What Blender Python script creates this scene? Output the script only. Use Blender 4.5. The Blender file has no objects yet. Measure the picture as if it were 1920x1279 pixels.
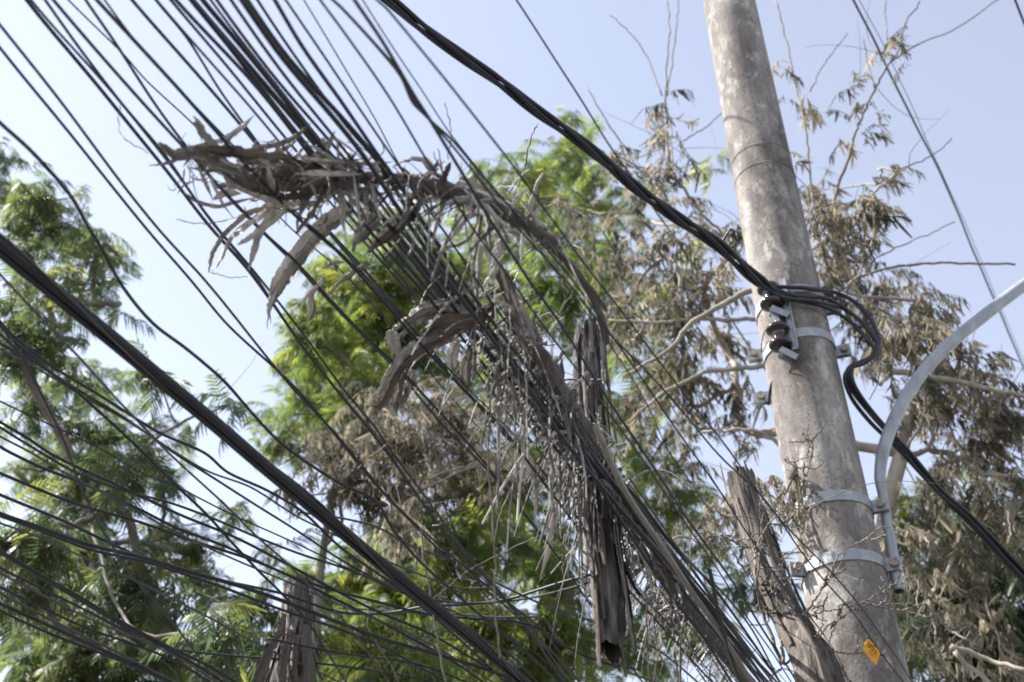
import bpy, math, random
import numpy as np
from mathutils import Vector, Matrix

rng = np.random.default_rng(7)
random.seed(7)
S = bpy.context.scene
C = S.collection

# ------------------------------------------------------------------ camera
FPX, CX, CY = 2386.7, 960.0, 639.5          # focal length in photo pixels, picture centre
PITCH, ROLL, EYE = math.radians(37), math.radians(1.75), 1.6
_F = np.array([0, math.cos(PITCH), math.sin(PITCH)])
_R0 = np.array([1.0, 0, 0]); _U0 = np.array([0, -math.sin(PITCH), math.cos(PITCH)])
_R = _R0 * math.cos(ROLL) - _U0 * math.sin(ROLL)
_U = _U0 * math.cos(ROLL) + _R0 * math.sin(ROLL)
EYEP = np.array([0, 0, EYE])
cam = bpy.data.cameras.new('camera'); camo = bpy.data.objects.new('camera', cam); C.objects.link(camo)
m = Matrix.Identity(4)
for i in range(3):
    m[i][0], m[i][1], m[i][2], m[i][3] = _R[i], _U[i], -_F[i], EYEP[i]
camo.matrix_world = m
cam.sensor_width = 36; cam.lens = 36 * FPX / 1920
cam.clip_start = 0.05; cam.clip_end = 2000
cam.dof.use_dof = True; cam.dof.focus_distance = 4.5; cam.dof.aperture_fstop = 2.9
S.camera = camo

# ------------------------------------------------------------------ light
SUN_AZ, SUN_EL = math.radians(-83), math.radians(51)     # azimuth clockwise from the view direction (+Y)
w = bpy.data.worlds.new('World'); S.world = w; w.use_nodes = True
nt = w.node_tree; nt.nodes.clear()
sky = nt.nodes.new('ShaderNodeTexSky'); sky.sky_type = 'NISHITA'; sky.sun_disc = False
sky.sun_elevation = SUN_EL; sky.sun_rotation = SUN_AZ
sky.air_density = 1.0; sky.dust_density = 0.45; sky.ozone_density = 1.0; sky.altitude = 0
bg = nt.nodes.new('ShaderNodeBackground'); bg.inputs['Strength'].default_value = 0.10
out = nt.nodes.new('ShaderNodeOutputWorld')
hs = nt.nodes.new('ShaderNodeHueSaturation'); hs.inputs['Saturation'].default_value = .55; hs.inputs['Hue'].default_value = .507; hs.inputs['Value'].default_value = 1.0
nt.links.new(sky.outputs[0], hs.inputs['Color']); nt.links.new(hs.outputs[0], bg.inputs[0]); nt.links.new(bg.outputs[0], out.inputs[0])
sl = bpy.data.lights.new('sun', 'SUN'); sl.energy = 5.0; sl.angle = math.radians(0.6); sl.color = (1, .965, .915)
so = bpy.data.objects.new('sun', sl); C.objects.link(so)
sd = Vector((math.sin(SUN_AZ) * math.cos(SUN_EL), math.cos(SUN_AZ) * math.cos(SUN_EL), math.sin(SUN_EL)))
so.rotation_euler = sd.to_track_quat('Z', 'Y').to_euler(); so.location = sd * 30
S.view_settings.view_transform = 'Standard'; S.view_settings.look = 'None'
S.view_settings.gamma = 1; S.view_settings.use_curve_mapping = False
S.view_settings.exposure = 1.66
S.cycles.filter_width = 1.8; S.cycles.use_denoising = True; S.cycles.denoising_input_passes = 'RGB'; S.cycles.max_bounces = 8; S.cycles.transparent_max_bounces = 8

# ------------------------------------------------------------------ pixel helpers (a point of the place from a pixel and a real distance)
def ray(px, py):
    return _F + _R * (px - CX) / FPX + _U * (CY - py) / FPX
def at_depth(px, py, d):
    return EYEP + ray(px, py) * d
def at_h(px, py, h):                       # point h metres above eye level
    r = ray(px, py); return EYEP + r * (h / r[2])
def at_hd(px, py, hd):                     # point at horizontal distance hd
    r = ray(px, py); return EYEP + r * (hd / math.hypot(r[0], r[1]))
def depth_of(p):
    return float(np.dot(np.asarray(p) - EYEP, _F))

# ------------------------------------------------------------------ materials
def mat(name, stops, rough=.7, scale=(20, 20, 20), coord='Object', detail=6, bump=.0, trans=0., spec=.3, metal=0., var=False, bscale=None, tcol=None, noise_rough=.6, sheen=None):
    M = bpy.data.materials.new(name); M.use_nodes = True
    t = M.node_tree; t.nodes.clear()
    N = t.nodes.new; L = t.links.new
    o = N('ShaderNodeOutputMaterial'); b = N('ShaderNodeBsdfPrincipled')
    tc = N('ShaderNodeTexCoord'); mp = N('ShaderNodeMapping'); L(tc.outputs[coord], mp.inputs[0])
    mp.inputs['Scale'].default_value = scale
    nz = N('ShaderNodeTexNoise'); nz.inputs['Scale'].default_value = 1; nz.inputs['Detail'].default_value = detail; nz.inputs['Roughness'].default_value = noise_rough
    L(mp.outputs[0], nz.inputs[0])
    cr = N('ShaderNodeValToRGB')
    els = cr.color_ramp.elements
    while len(els) < len(stops): els.new(.5)
    for e, (p, c) in zip(els, stops):
        e.position = p; e.color = (*c, 1)
    fac = nz.outputs[0]
    if var:
        at = N('ShaderNodeAttribute'); at.attribute_name = 'var'
        oi = N('ShaderNodeObjectInfo')
        a1 = N('ShaderNodeMath'); a1.operation = 'ADD'; L(at.outputs['Fac'], a1.inputs[0]); L(oi.outputs['Random'], a1.inputs[1])
        fr = N('ShaderNodeMath'); fr.operation = 'FRACT'; L(a1.outputs[0], fr.inputs[0])
        mx = N('ShaderNodeMath'); mx.operation = 'MULTIPLY_ADD'; mx.inputs[1].default_value = .7; mx.inputs[2].default_value = 0
        L(fr.outputs[0], mx.inputs[0])
        m2 = N('ShaderNodeMath'); m2.operation = 'MULTIPLY_ADD'; m2.inputs[1].default_value = .3
        L(nz.outputs[0], m2.inputs[0]); L(mx.outputs[0], m2.inputs[2]); fac = m2.outputs[0]
    L(fac, cr.inputs[0])
    L(cr.outputs[0], b.inputs['Base Color'])
    b.inputs['Roughness'].default_value = rough; b.inputs['Metallic'].default_value = metal
    b.inputs['Specular IOR Level'].default_value = spec
    if bump:
        bm = N('ShaderNodeBump'); bm.inputs['Strength'].default_value = bump; bm.inputs['Distance'].default_value = .01
        src = nz.outputs[0]
        if bscale:
            mp2 = N('ShaderNodeMapping'); mp2.inputs['Scale'].default_value = bscale; L(tc.outputs[coord], mp2.inputs[0])
            n2 = N('ShaderNodeTexNoise'); n2.inputs['Scale'].default_value = 1; n2.inputs['Detail'].default_value = 5; L(mp2.outputs[0], n2.inputs[0]); src = n2.outputs[0]
        L(src, bm.inputs['Height']); L(bm.outputs[0], b.inputs['Normal'])
    if trans:
        tr = N('ShaderNodeBsdfTranslucent')
        if tcol:
            mxc = N('ShaderNodeMix'); mxc.data_type = 'RGBA'; mxc.blend_type = 'MULTIPLY'; mxc.inputs[0].default_value = 1
            L(cr.outputs[0], mxc.inputs[6]); mxc.inputs[7].default_value = (*tcol, 1); L(mxc.outputs[2], tr.inputs[0])
        else:
            L(cr.outputs[0], tr.inputs[0])
        ms = N('ShaderNodeMixShader'); ms.inputs[0].default_value = trans
        L(b.outputs[0], ms.inputs[1]); L(tr.outputs[0], ms.inputs[2]); L(ms.outputs[0], o.inputs[0])
    else:
        L(b.outputs[0], o.inputs[0])
    return M

M = {}
M['black'] = mat('black_sheath', [(.3, (.016, .017, .023)), (.62, (.026, .027, .033)), (.85, (.058, .055, .053))], .52, (9, 9, 9), spec=.35)
M['dusty'] = mat('dusty_sheath', [(.3, (.022, .022, .024)), (.6, (.042, .040, .038)), (.85, (.085, .078, .068))], .62, (9, 9, 9), spec=.3)
M['grey'] = mat('grey_sheath', [(.3, (.055, .053, .050)), (.6, (.095, .090, .083)), (.85, (.16, .15, .135))], .6, (9, 9, 9), spec=.3)
M['pale'] = mat('pale_sheath', [(.3, (.17, .15, .125)), (.6, (.25, .225, .19)), (.85, (.33, .30, .26))], .6, (9, 9, 9), bump=.2)
M['galv'] = mat('galvanised_steel', [(.28, (.17, .125, .095)), (.38, (.23, .235, .245)), (.6, (.33, .34, .355)), (.8, (.43, .44, .45))], .5, (28, 28, 14), bump=.12, noise_rough=.7, metal=.35, spec=.5)
M['pipe'] = mat('painted_pipe', [(.26, (.15, .13, .115)), (.36, (.22, .225, .235)), (.55, (.30, .31, .33)), (.8, (.39, .40, .42))], .45, (16, 16, 5), bump=.1, noise_rough=.72, metal=.2, spec=.5)
M['bolt'] = mat('rusty_bolt', [(.3, (.16, .12, .09)), (.6, (.30, .26, .22)), (.8, (.40, .38, .35))], .55, (60, 60, 60), bump=.2, metal=.4)
M['porcelain'] = mat('brown_porcelain', [(.3, (.018, .010, .011)), (.7, (.034, .018, .018))], .1, (30, 30, 30), spec=.6)
M['tag'] = mat('orange_plastic', [(.3, (.72, .30, .02)), (.7, (.80, .38, .04))], .4, (40, 40, 40))
M['ink'] = mat('faded_ink', [(.3, (.20, .12, .02)), (.7, (.30, .17, .02))], .6, (40, 40, 40))
M['inkred'] = mat('faded_red_ink', [(.3, (.60, .16, .01)), (.7, (.66, .20, .02))], .6, (40, 40, 40))
M['leaf_a'] = mat('green_leaf', [(.05, (.046, .068, .034)), (.35, (.078, .112, .038)), (.65, (.135, .172, .046)), (.92, (.26, .25, .070))], .5, (6, 6, 6), trans=.6, var=True, tcol=(1.32, 1.36, .9), spec=.4)
M['leaf_b'] = mat('dark_green_leaf', [(.05, (.040, .058, .042)), (.4, (.064, .092, .050)), (.75, (.110, .136, .054)), (.95, (.23, .22, .065))], .45, (6, 6, 6), trans=.56, var=True, tcol=(1.32, 1.36, .9), spec=.5)
M['dry_tree'] = mat('dry_tree_leaf', [(.08, (.044, .042, .034)), (.35, (.11, .098, .072)), (.62, (.215, .185, .132)), (.92, (.43, .37, .265))], .7, (20, 20, 20), trans=.5, var=True)
M['dry_leaf'] = mat('dry_banana_leaf', [(.34, (.11, .096, .086)), (.45, (.30, .275, .255)), (.55, (.47, .445, .42)), (.68, (.68, .655, .63))], .5, (14, 1.2, 1), coord='UV', bump=.9, trans=.38, spec=.5)
M['dry_pale'] = mat('pale_dry_leaf', [(.34, (.27, .24, .215)), (.45, (.48, .45, .42)), (.56, (.63, .605, .57)), (.7, (.74, .72, .69))], .6, (14, 1.2, 1), coord='UV', bump=.5, trans=.25, spec=.35)
M['dry_brown'] = mat('brown_dry_leaf', [(.25, (.085, .064, .053)), (.45, (.16, .125, .105)), (.6, (.24, .20, .17)), (.8, (.34, .295, .26))], .65, (14, 1.2, 1), coord='UV', bump=.5, trans=.15)
M['bark'] = mat('tree_bark', [(.3, (.085, .070, .055)), (.5, (.16, .135, .11)), (.75, (.27, .235, .195))], .85, (8, 8, 3), bump=.5)
M['deadbark'] = mat('bleached_bark', [(.3, (.17, .14, .11)), (.5, (.29, .25, .205)), (.75, (.42, .375, .32))], .85, (10, 10, 4), bump=.4)
M['twig'] = mat('dry_twig', [(.3, (.10, .083, .068)), (.6, (.20, .17, .145)), (.8, (.31, .28, .24))], .8, (40, 40, 40), bump=.2)
M['wood'] = mat('weathered_wood', [(.32, (.030, .025, .022)), (.48, (.085, .070, .058)), (.62, (.15, .127, .107)), (.82, (.29, .255, .22))], .85, (55, 55, 3.5), bump=.8)
M['charwood'] = mat('charred_bark', [(.42, (.012, .011, .010)), (.50, (.045, .038, .033)), (.58, (.11, .094, .082)), (.74, (.26, .23, .20))], .9, (24, 24, 3.0), detail=10, bump=.9, bscale=(90, 90, 9))
M['char'] = mat('charred_wood', [(.3, (.012, .010, .009)), (.7, (.035, .028, .022))], .95, (50, 50, 6), bump=.7)
M['fibre'] = mat('dead_fibre', [(.3, (.036, .028, .023)), (.5, (.10, .080, .066)), (.75, (.22, .185, .155))], .8, (16, 1.5, 1), coord='UV', bump=.5)
M['asphalt'] = mat('worn_asphalt', [(.3, (.06, .058, .056)), (.6, (.085, .082, .078)), (.8, (.12, .115, .108))], .95, (.8, .8, .8), bump=.3)

def concrete():
    Mx = bpy.data.materials.new('pole_concrete'); Mx.use_nodes = True
    t = Mx.node_tree; N = t.nodes.new; L = t.links.new; b = t.nodes['Principled BSDF']
    tc = N('ShaderNodeTexCoord')
    def noise(sc, detail=6, rough=.6):
        mp = N('ShaderNodeMapping'); mp.inputs['Scale'].default_value = sc; L(tc.outputs['Object'], mp.inputs[0])
        n = N('ShaderNodeTexNoise'); n.inputs['Scale'].default_value = 1; n.inputs['Detail'].default_value = detail; n.inputs['Roughness'].default_value = rough
        L(mp.outputs[0], n.inputs[0]); return n.outputs[0]
    def ramp(src, stops):
        c = N('ShaderNodeValToRGB'); e = c.color_ramp.elements
        while len(e) < len(stops): e.new(.5)
        for q, (p, k) in zip(e, stops): q.position = p; q.color = (*k, 1)
        L(src, c.inputs[0]); return c.outputs[0]
    def mix(a, bb, f, mode='MIX'):
        x = N('ShaderNodeMix'); x.data_type = 'RGBA'; x.blend_type = mode
        if isinstance(f, float): x.inputs[0].default_value = f
        else: L(f, x.inputs[0])
        L(a, x.inputs[6]); L(bb, x.inputs[7]); return x.outputs[2]
    base = ramp(noise((5, 5, 2.0), 9, .7), [(.3, (.145, .127, .112)), (.5, (.245, .222, .20)), (.7, (.345, .32, .29))])
    speck = ramp(noise((70, 70, 70), 4, .75), [(.30, (.38, .36, .34)), (.46, (.92, .92, .92)), (.7, (1.2, 1.2, 1.2))])
    col = mix(base, speck, 1.0, 'MULTIPLY')
    streak = ramp(noise((5, 5, 1.1), 8, .7), [(.40, (0, 0, 0)), (.58, (1, 1, 1))])
    stain = ramp(noise((30, 30, 30), 5), [(.3, (.085, .070, .066)), (.7, (.15, .126, .116))])
    fs = N('ShaderNodeMath'); fs.operation = 'MULTIPLY'; fs.inputs[1].default_value = .88; L(streak, fs.inputs[0])
    col = mix(col, stain, fs.outputs[0])
    lich = ramp(noise((11, 11, 6), 9, .75), [(.53, (0, 0, 0)), (.63, (1, 1, 1))])
    pale = ramp(noise((40, 40, 40), 4), [(.3, (.44, .41, .37)), (.7, (.60, .57, .52))])
    fl = N('ShaderNodeMath'); fl.operation = 'MULTIPLY'; fl.inputs[1].default_value = .55; L(lich, fl.inputs[0])
    col = mix(col, pale, fl.outputs[0])
    mould = ramp(noise((2.2, 2.2, 1.0), 10, .72), [(.38, (.52, .49, .48)), (.50, (1.0, 1.0, 1.0)), (.7, (1.2, 1.19, 1.17))])
    col = mix(col, mould, 1.0, 'MULTIPLY')
    L(col, b.inputs['Base Color']); b.inputs['Roughness'].default_value = .88; b.inputs['Specular IOR Level'].default_value = .25
    bp = N('ShaderNodeBump'); bp.inputs['Strength'].default_value = .45; bp.inputs['Distance'].default_value = .008
    L(noise((90, 90, 60), 6, .7), bp.inputs['Height']); L(bp.outputs[0], b.inputs['Normal'])
    return Mx
M['concrete'] = concrete()

# ------------------------------------------------------------------ mesh helpers
def norm(v):
    v = np.asarray(v, float); return v / (np.linalg.norm(v, axis=-1, keepdims=True) + 1e-12)
def spline(pts, step=None, n=8):
    P = np.asarray(pts, float)
    if len(P) == 2: return np.linspace(P[0], P[1], max(2, n))
    Q = np.vstack([2 * P[0] - P[1], P, 2 * P[-1] - P[-2]])
    o = []
    for i in range(1, len(Q) - 2):
        a, b, c, d = Q[i - 1:i + 3]
        # centripetal-like damping: limit tangents
        m1 = (c - a) / 2; m2 = (d - b) / 2
        L = np.linalg.norm(c - b)
        for mm in (m1, m2):
            l = np.linalg.norm(mm)
            if l > L: mm *= L / l
        t = np.linspace(0, 1, n, endpoint=False)[:, None]
        o.append((2 * t**3 - 3 * t**2 + 1) * b + (t**3 - 2 * t**2 + t) * m1 + (-2 * t**3 + 3 * t**2) * c + (t**3 - t**2) * m2)
    o.append(P[-1:]); return np.vstack(o)
def frames(P, up=(0, 0, 1)):
    T = norm(np.gradient(P, axis=0))
    u = np.asarray(up, float)
    if abs(T[0] @ u) > .95: u = np.array([1., 0, 0])
    n = norm(u - T[0] * (u @ T[0])); Ns = [n]
    for i in range(1, len(P)):
        n = n - T[i] * (n @ T[i]); n = norm(n); Ns.append(n)
    Ns = np.array(Ns); return T, Ns, np.cross(T, Ns)
def tube_arrays(P, r, sides=8, caps=True):
    P = np.asarray(P, float); r = np.broadcast_to(np.asarray(r, float), (len(P),))
    T, N_, B = frames(P)
    a = np.linspace(0, 2 * math.pi, sides, endpoint=False)
    V = P[:, None] + r[:, None, None] * (np.cos(a)[None, :, None] * N_[:, None] + np.sin(a)[None, :, None] * B[:, None])
    k = len(P); V = V.reshape(-1, 3)
    i = np.arange(k - 1)[:, None] * sides; j = np.arange(sides)[None]; j2 = (j + 1) % sides
    Fq = np.stack([i + j, i + j2, i + sides + j2, i + sides + j], -1).reshape(-1, 4)
    faces = [list(f) for f in Fq.tolist()]
    if caps:
        faces.append(list(range(sides))[::-1]); faces.append([(k - 1) * sides + q for q in range(sides)])
    return V, faces
class MB:
    def __init__(s): s.V = []; s.F = []; s.n = 0; s.uv = []
    def add(s, V, F, uv=None):
        V = np.asarray(V, float); s.V.append(V); s.F += [[q + s.n for q in f] for f in F]; s.n += len(V)
        s.uv.append(np.zeros((len(V), 2)) if uv is None else np.asarray(uv, float)); return s
    def tube(s, P, r, sides=8, caps=True):
        P = np.asarray(P, float); L = np.concatenate([[0], np.cumsum(np.linalg.norm(np.diff(P, axis=0), axis=1))])
        uv = np.stack([np.tile(np.abs(np.linspace(-1, 1, sides)) * 2 + .1, (len(P), 1)), np.repeat(L[:, None] * 4, sides, 1)], -1).reshape(-1, 2)
        return s.add(*tube_arrays(P, r, sides, caps), uv)
    def box(s, c, ax, ay, az):
        c, ax, ay, az = map(lambda q: np.asarray(q, float), (c, ax, ay, az))
        V = [c + ax * i + ay * j + az * k for i in (-1, 1) for j in (-1, 1) for k in (-1, 1)]
        return s.add(V, [[0, 1, 3, 2], [4, 6, 7, 5], [0, 4, 5, 1], [2, 3, 7, 6], [0, 2, 6, 4], [1, 5, 7, 3]])
    def build(s, name, m, parent=None, smooth=True):
        me = bpy.data.meshes.new(name); V = np.vstack(s.V)
        off = np.zeros(3)
        me.from_pydata(V.tolist(), [], s.F); me.materials.append(m)
        if smooth: me.polygons.foreach_set('use_smooth', [True] * len(me.polygons))
        uv = np.vstack(s.uv)
        if uv.any():
            lay = me.uv_layers.new(name='UVMap'); li = np.zeros(len(me.loops), int); me.loops.foreach_get('vertex_index', li)
            lay.data.foreach_set('uv', uv[li].ravel())
        me.update()
        o = bpy.data.objects.new(name, me); C.objects.link(o)
        if parent: o.parent = parent
        return o
def local(o, origin):
    """move a top-level mesh's origin to its own place"""
    origin = np.asarray(origin, float)
    V = np.zeros(len(o.data.vertices) * 3); o.data.vertices.foreach_get('co', V)
    V = V.reshape(-1, 3) - origin; o.data.vertices.foreach_set('co', V.ravel()); o.location = origin; o.data.update(); return o
def empty(name, loc):
    o = bpy.data.objects.new(name, None); o.empty_display_size = .1; C.objects.link(o); o.location = loc
    o['_w'] = 1; del o['_w']; return o
def tag(o, label=None, cat=None, group=None, kind=None):
    if label: o['label'] = label
    if cat: o['category'] = cat
    if group: o['group'] = group
    if kind: o['kind'] = kind
    return o
def adopt(o, parent):
    """parent a world-space mesh under an Empty, keeping it where it is"""
    o.parent = parent
    o.matrix_parent_inverse = Matrix.Translation(-Vector(parent.location)); return o
def part(mb, name, m, parent, smooth=True):
    return adopt(mb.build(name, m, None, smooth), parent)
def subpart(mb, name, m, par, smooth=True):
    o = mb.build(name, m, None, smooth); o.parent = par; return o    # meshes of parts hold world coordinates

# ------------------------------------------------------------------ setting
g = MB(); g.add([(-300, -300, 0), (300, -300, 0), (300, 300, 0), (-300, 300, 0)], [[0, 1, 2, 3]])
go = g.build('ground', M['asphalt'], None, False); tag(go, 'worn grey street ground under the cables and trees', None, None, 'structure')

# ------------------------------------------------------------------ the concrete pole
PD = 5.4
_r = ray(1536, 853); POLE = _r[:2] / math.hypot(_r[0], _r[1]) * PD
def pole_r(z): return (.3985 - .0119 * (z - EYE)) / 2
TOC = -POLE / np.linalg.norm(POLE)                   # from the pole to the viewer
LEFT = np.array([-(-TOC[1]), 0.]) if False else np.array([TOC[1], -TOC[0]])
def pdir(deg):                                       # horizontal direction round the pole, 0 = to the viewer, + = to the right as seen
    a = math.radians(deg); right = -LEFT
    v = TOC * math.cos(a) + right * math.sin(a); return np.array([v[0], v[1], 0.])
def zat(py):                                         # height of the pole axis at picture row py
    zs = np.linspace(0, 12, 2400); Q = np.c_[np.full(2400, POLE[0]), np.full(2400, POLE[1]), zs] - EYEP
    D = Q @ _F; Y = CY - FPX * (Q @ _U) / D; ok = D > .2
    return float(np.interp(-py, -Y[ok], zs[ok]))
def onpole(deg, z, out_=0.): return np.array([POLE[0], POLE[1], z]) + pdir(deg) * (pole_r(z) + out_)
pole = empty('utility_pole', (POLE[0], POLE[1], 0))
tag(pole, 'tall round tapered concrete pole with brown stains, right of the cables', 'pole')
mb = MB(); zs = np.concatenate([np.linspace(-.4, 11.0, 90)]); th = np.linspace(0, 2 * math.pi, 72, endpoint=False)
V = []
for z in zs:
    for a in th:
        rr = pole_r(z) * (1 + .004 * math.sin(3 * a + z) + .003 * math.sin(7 * a - 2.1 * z))
        V.append((POLE[0] + rr * math.cos(a), POLE[1] + rr * math.sin(a), z))
Fp = []
for i in range(len(zs) - 1):
    for j in range(72): Fp.append([i * 72 + j, i * 72 + (j + 1) % 72, (i + 1) * 72 + (j + 1) % 72, (i + 1) * 72 + j])
Fp.append([(len(zs) - 1) * 72 + j for j in range(72)])
mb.add(V, Fp); part(mb, 'shaft', M['concrete'], pole)
def ring_on_pole(z, h, t, a0, a1, tilt=0., n=40):
    """a strap: closed box section swept round the pole"""
    V = []; F = []
    A = np.linspace(a0, a1, n)
    for k, a in enumerate(A):
        d = pdir(a); rr = pole_r(z); zz = z + tilt * math.sin(math.radians(a))
        for (o_, q) in ((.0015, -h / 2), (t, -h / 2), (t, h / 2), (.0015, h / 2)):
            V.append(np.array([POLE[0], POLE[1], zz + q]) + d * (rr + o_))
        if k:
            b = (k - 1) * 4
            for s in range(4): F.append([b + s, b + (s + 1) % 4, b + 4 + (s + 1) % 4, b + 4 + s])
    F.append([0, 1, 2, 3][::-1]); F.append([(n - 1) * 4 + s for s in range(4)])
    return np.array(V), F
for py in (308, 343):                                 # casting seams
    V, F = ring_on_pole(zat(py), .006, .0025, -180, 178); part(MB().add(V, F), 'casting_seam', M['concrete'], pole)

def lug(deg, z, parent, sgn):
    """clamp ear with bolt heads where a strap closes"""
    d = pdir(deg); tdir = pdir(deg + 90 * sgn); c = onpole(deg, z, .036)
    mbx = MB(); mbx.box(c, d * .040, tdir * .004, np.array([0, 0, .030])); e1 = part(mbx, 'clamp_ear', M['galv'], parent, False)
    mbx = MB(); mbx.box(c + tdir * .022, d * .040, tdir * .004, np.array([0, 0, .030])); part(mbx, 'clamp_ear', M['galv'], parent, False)
    for dz in (0,):
        p0 = c + tdir * -.026 + d * .008; p1 = c + tdir * .05 + d * .008
        bo = part(MB().tube(np.linspace(p0, p1, 4), .0075, 8), 'bolt', M['bolt'], parent)
        subpart(MB().tube(np.linspace(p0 - tdir * .004, p0 + tdir * .012, 2), .021, 10), 'nut', M['bolt'], bo, False)
        subpart(MB().tube(np.linspace(p1 - tdir * .024, p1 - tdir * .01, 2), .021, 10), 'nut', M['bolt'], bo, False)

def front_depth(px, py, clear=0.):
    r = ray(px, py); rr = pole_r(zat(py)) + clear; a = r[0]**2 + r[1]**2; b = -(r[0] * POLE[0] + r[1] * POLE[1]); c = POLE[0]**2 + POLE[1]**2 - rr**2
    disc = b * b - a * c
    return (-b - math.sqrt(disc)) / a if disc > 0 else -b / a
rack = empty('insulator_rack', tuple(onpole(0, zat(620), .02)))
tag(rack, 'galvanised bracket with brown porcelain spools strapped to the concrete pole', 'insulator rack')
for py in (583, 664):
    V, F = ring_on_pole(zat(py), .052, .007, -95, 90, .015); part(MB().add(V, F), 'strap', M['galv'], rack, False)
    V, F = ring_on_pole(zat(py) - .012, .052, .007, 94, 262); part(MB().add(V, F), 'strap', M['galv'], rack, False)
for a, py in ((92, 590), (92, 670)): lug(a, zat(py), rack, 1)
for a, py in ((-88, 652), (-88, 732)): lug(a, zat(py), rack, -1)
# back plate: channel following the pole
RA = -4
zt, zb = zat(562), zat(694)
c = (onpole(RA, zt, .010) + onpole(RA, zb, .010)) / 2; ax = (onpole(RA, zt, .010) - onpole(RA, zb, .010)) / 2
mbx = MB(); mbx.box(c, pdir(RA + 90) * .016, pdir(RA) * .0025, ax); mbx.box(c + pdir(RA + 90) * .018 + pdir(RA) * .010, pdir(RA + 90) * .002, pdir(RA) * .012, ax); part(mbx, 'back_plate', M['galv'], rack, False)
def spool(center, axis, R, H, parent):
    prof = [(0, .40), (.02, .70), (.06, .93), (.12, 1.0), (.20, 1.0), (.25, .90), (.29, .66), (.36, .58), (.5, .55), (.64, .58), (.71, .66), (.75, .90), (.80, 1.0), (.88, 1.0), (.94, .93), (.98, .70), (1, .40)]
    P = np.array([center + axis * (t - .5) * H for t, _ in prof]); r = np.array([q for _, q in prof]) * R
    s = MB(); s.tube(P, r, 28); return part(s, 'spool_insulator', M['porcelain'], parent)
zax = norm(np.array([0, 0, 1.]) + .0 * pdir(0))
def rackpt(px, py, stand): # a point in front of the pole face at this pixel
    d = depth_of(onpole(RA, zat(py), 0)); return at_depth(px, py, d - stand)
sp2 = rackpt(1461, 632, .085); sp1 = rackpt(1444, 556, .085)
for sp in (sp1, sp2):
    spool(sp, zax, .058, .135, rack)
    part(MB().tube(np.linspace(sp - zax * .115, sp + zax * .10, 4), .008, 8), 'spindle', M['galv'], rack)
pa, pb = sp1 - zax * .062, sp2 + zax * .070; vv = (pa - pb) / 2; sd_ = norm(np.cross(vv, norm(EYEP - pa))); fd_ = norm(np.cross(sd_, vv))
mbx = MB(); mbx.box((pa + pb) / 2, vv, sd_ * .016, fd_ * .003); mbx.box((pa + pb) / 2 + sd_ * .0175 - fd_ * .016, vv, sd_ * .0018, fd_ * .019); part(mbx, 'bracket_post', M['galv'], rack, False)
for sp in (sp1, sp2):
    for dz in (-.082,):
        q = sp + zax * dz; base = onpole(RA, q[2] - .05, .012); 
        mbx = MB(); ctr = (q + base) / 2; v = (q - base) / 2
        side = norm(np.cross(v, zax)); up_ = norm(np.cross(side, v))
        mbx.box(ctr, v * 1.1, side * .026, up_ * .0035); mbx.box(ctr + side * .0265 - up_ * .014, v * 1.1, side * .003, up_ * .017); mbx.box(ctr - side * .0265 - up_ * .014, v * 1.1, side * .003, up_ * .017)
        part(mbx, 'bracket_arm', M['galv'], rack, False)

# ------------------------------------------------------------------ street lamp arm
lamp = empty('street_lamp_arm', tuple(onpole(90, zat(1086), .03)))
tag(lamp, 'curved grey steel lamp arm clamped to the right side of the pole', 'lamp arm')
da = depth_of(onpole(88, zat(1086), .05))
LP = [(1686, 1108, 27), (1678, 1065, 27), (1669, 1015, 26), (1661, 968, 23), (1654, 925, 21), (1650, 895, 26), (1655, 850, 29), (1672, 798, 30), (1698, 745, 30), (1733, 695, 29), (1780, 645, 29), (1840, 596, 28), (1920, 535, 28), (2050, 452, 27), (2250, 350, 26)]
pts = []; rad = []
for i, (x, y, wpx) in enumerate(LP):
    d = depth_of(np.array([onpole(88, zat(y), .05)])[0]) if y > 640 else None
    if d is None: d = depth_of(onpole(88, zat(640), .05)) + (640 - y) * .0036
    pts.append(at_depth(x, y, d)); rad.append(wpx * .82 / FPX * d / 2)
P = spline(pts, n=8); rr = np.interp(np.linspace(0, 1, len(P)), np.linspace(0, 1, len(rad)), rad)
part(MB().tube(P, rr, 20), 'pipe', M['pipe'], lamp)
part(MB().tube(np.array([P[0] - (P[1] - P[0]) * .0, P[0] + norm(P[0] - P[1]) * .004]), rr[0] * .8, 16), 'dark_pipe_end', M['char'], lamp)
for py in (966, 1076):
    z = zat(py)
    V, F = ring_on_pole(z, .052, .007, -62, 92); part(MB().add(V, F), 'clamp_band', M['galv'], lamp, False)
    V, F = ring_on_pole(z - .010, .052, .007, 96, 292); part(MB().add(V, F), 'clamp_band', M['galv'], lamp, False)
    lug(-58, z, lamp, -1); lug(84, z, lamp, 1)

# ------------------------------------------------------------------ cables
def ordinal(n):
    o = ['zeroth', 'first', 'second', 'third', 'fourth', 'fifth', 'sixth', 'seventh', 'eighth', 'ninth', 'tenth', 'eleventh', 'twelfth', 'thirteenth', 'fourteenth', 'fifteenth', 'sixteenth', 'seventeenth', 'eighteenth', 'nineteenth']
    t = {20: 'twent', 30: 'thirt', 40: 'fort', 50: 'fift'}
    if n < 20: return o[n]
    return t[n // 10 * 10] + ('ieth' if n % 10 == 0 else 'y-' + o[n % 10])
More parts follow.
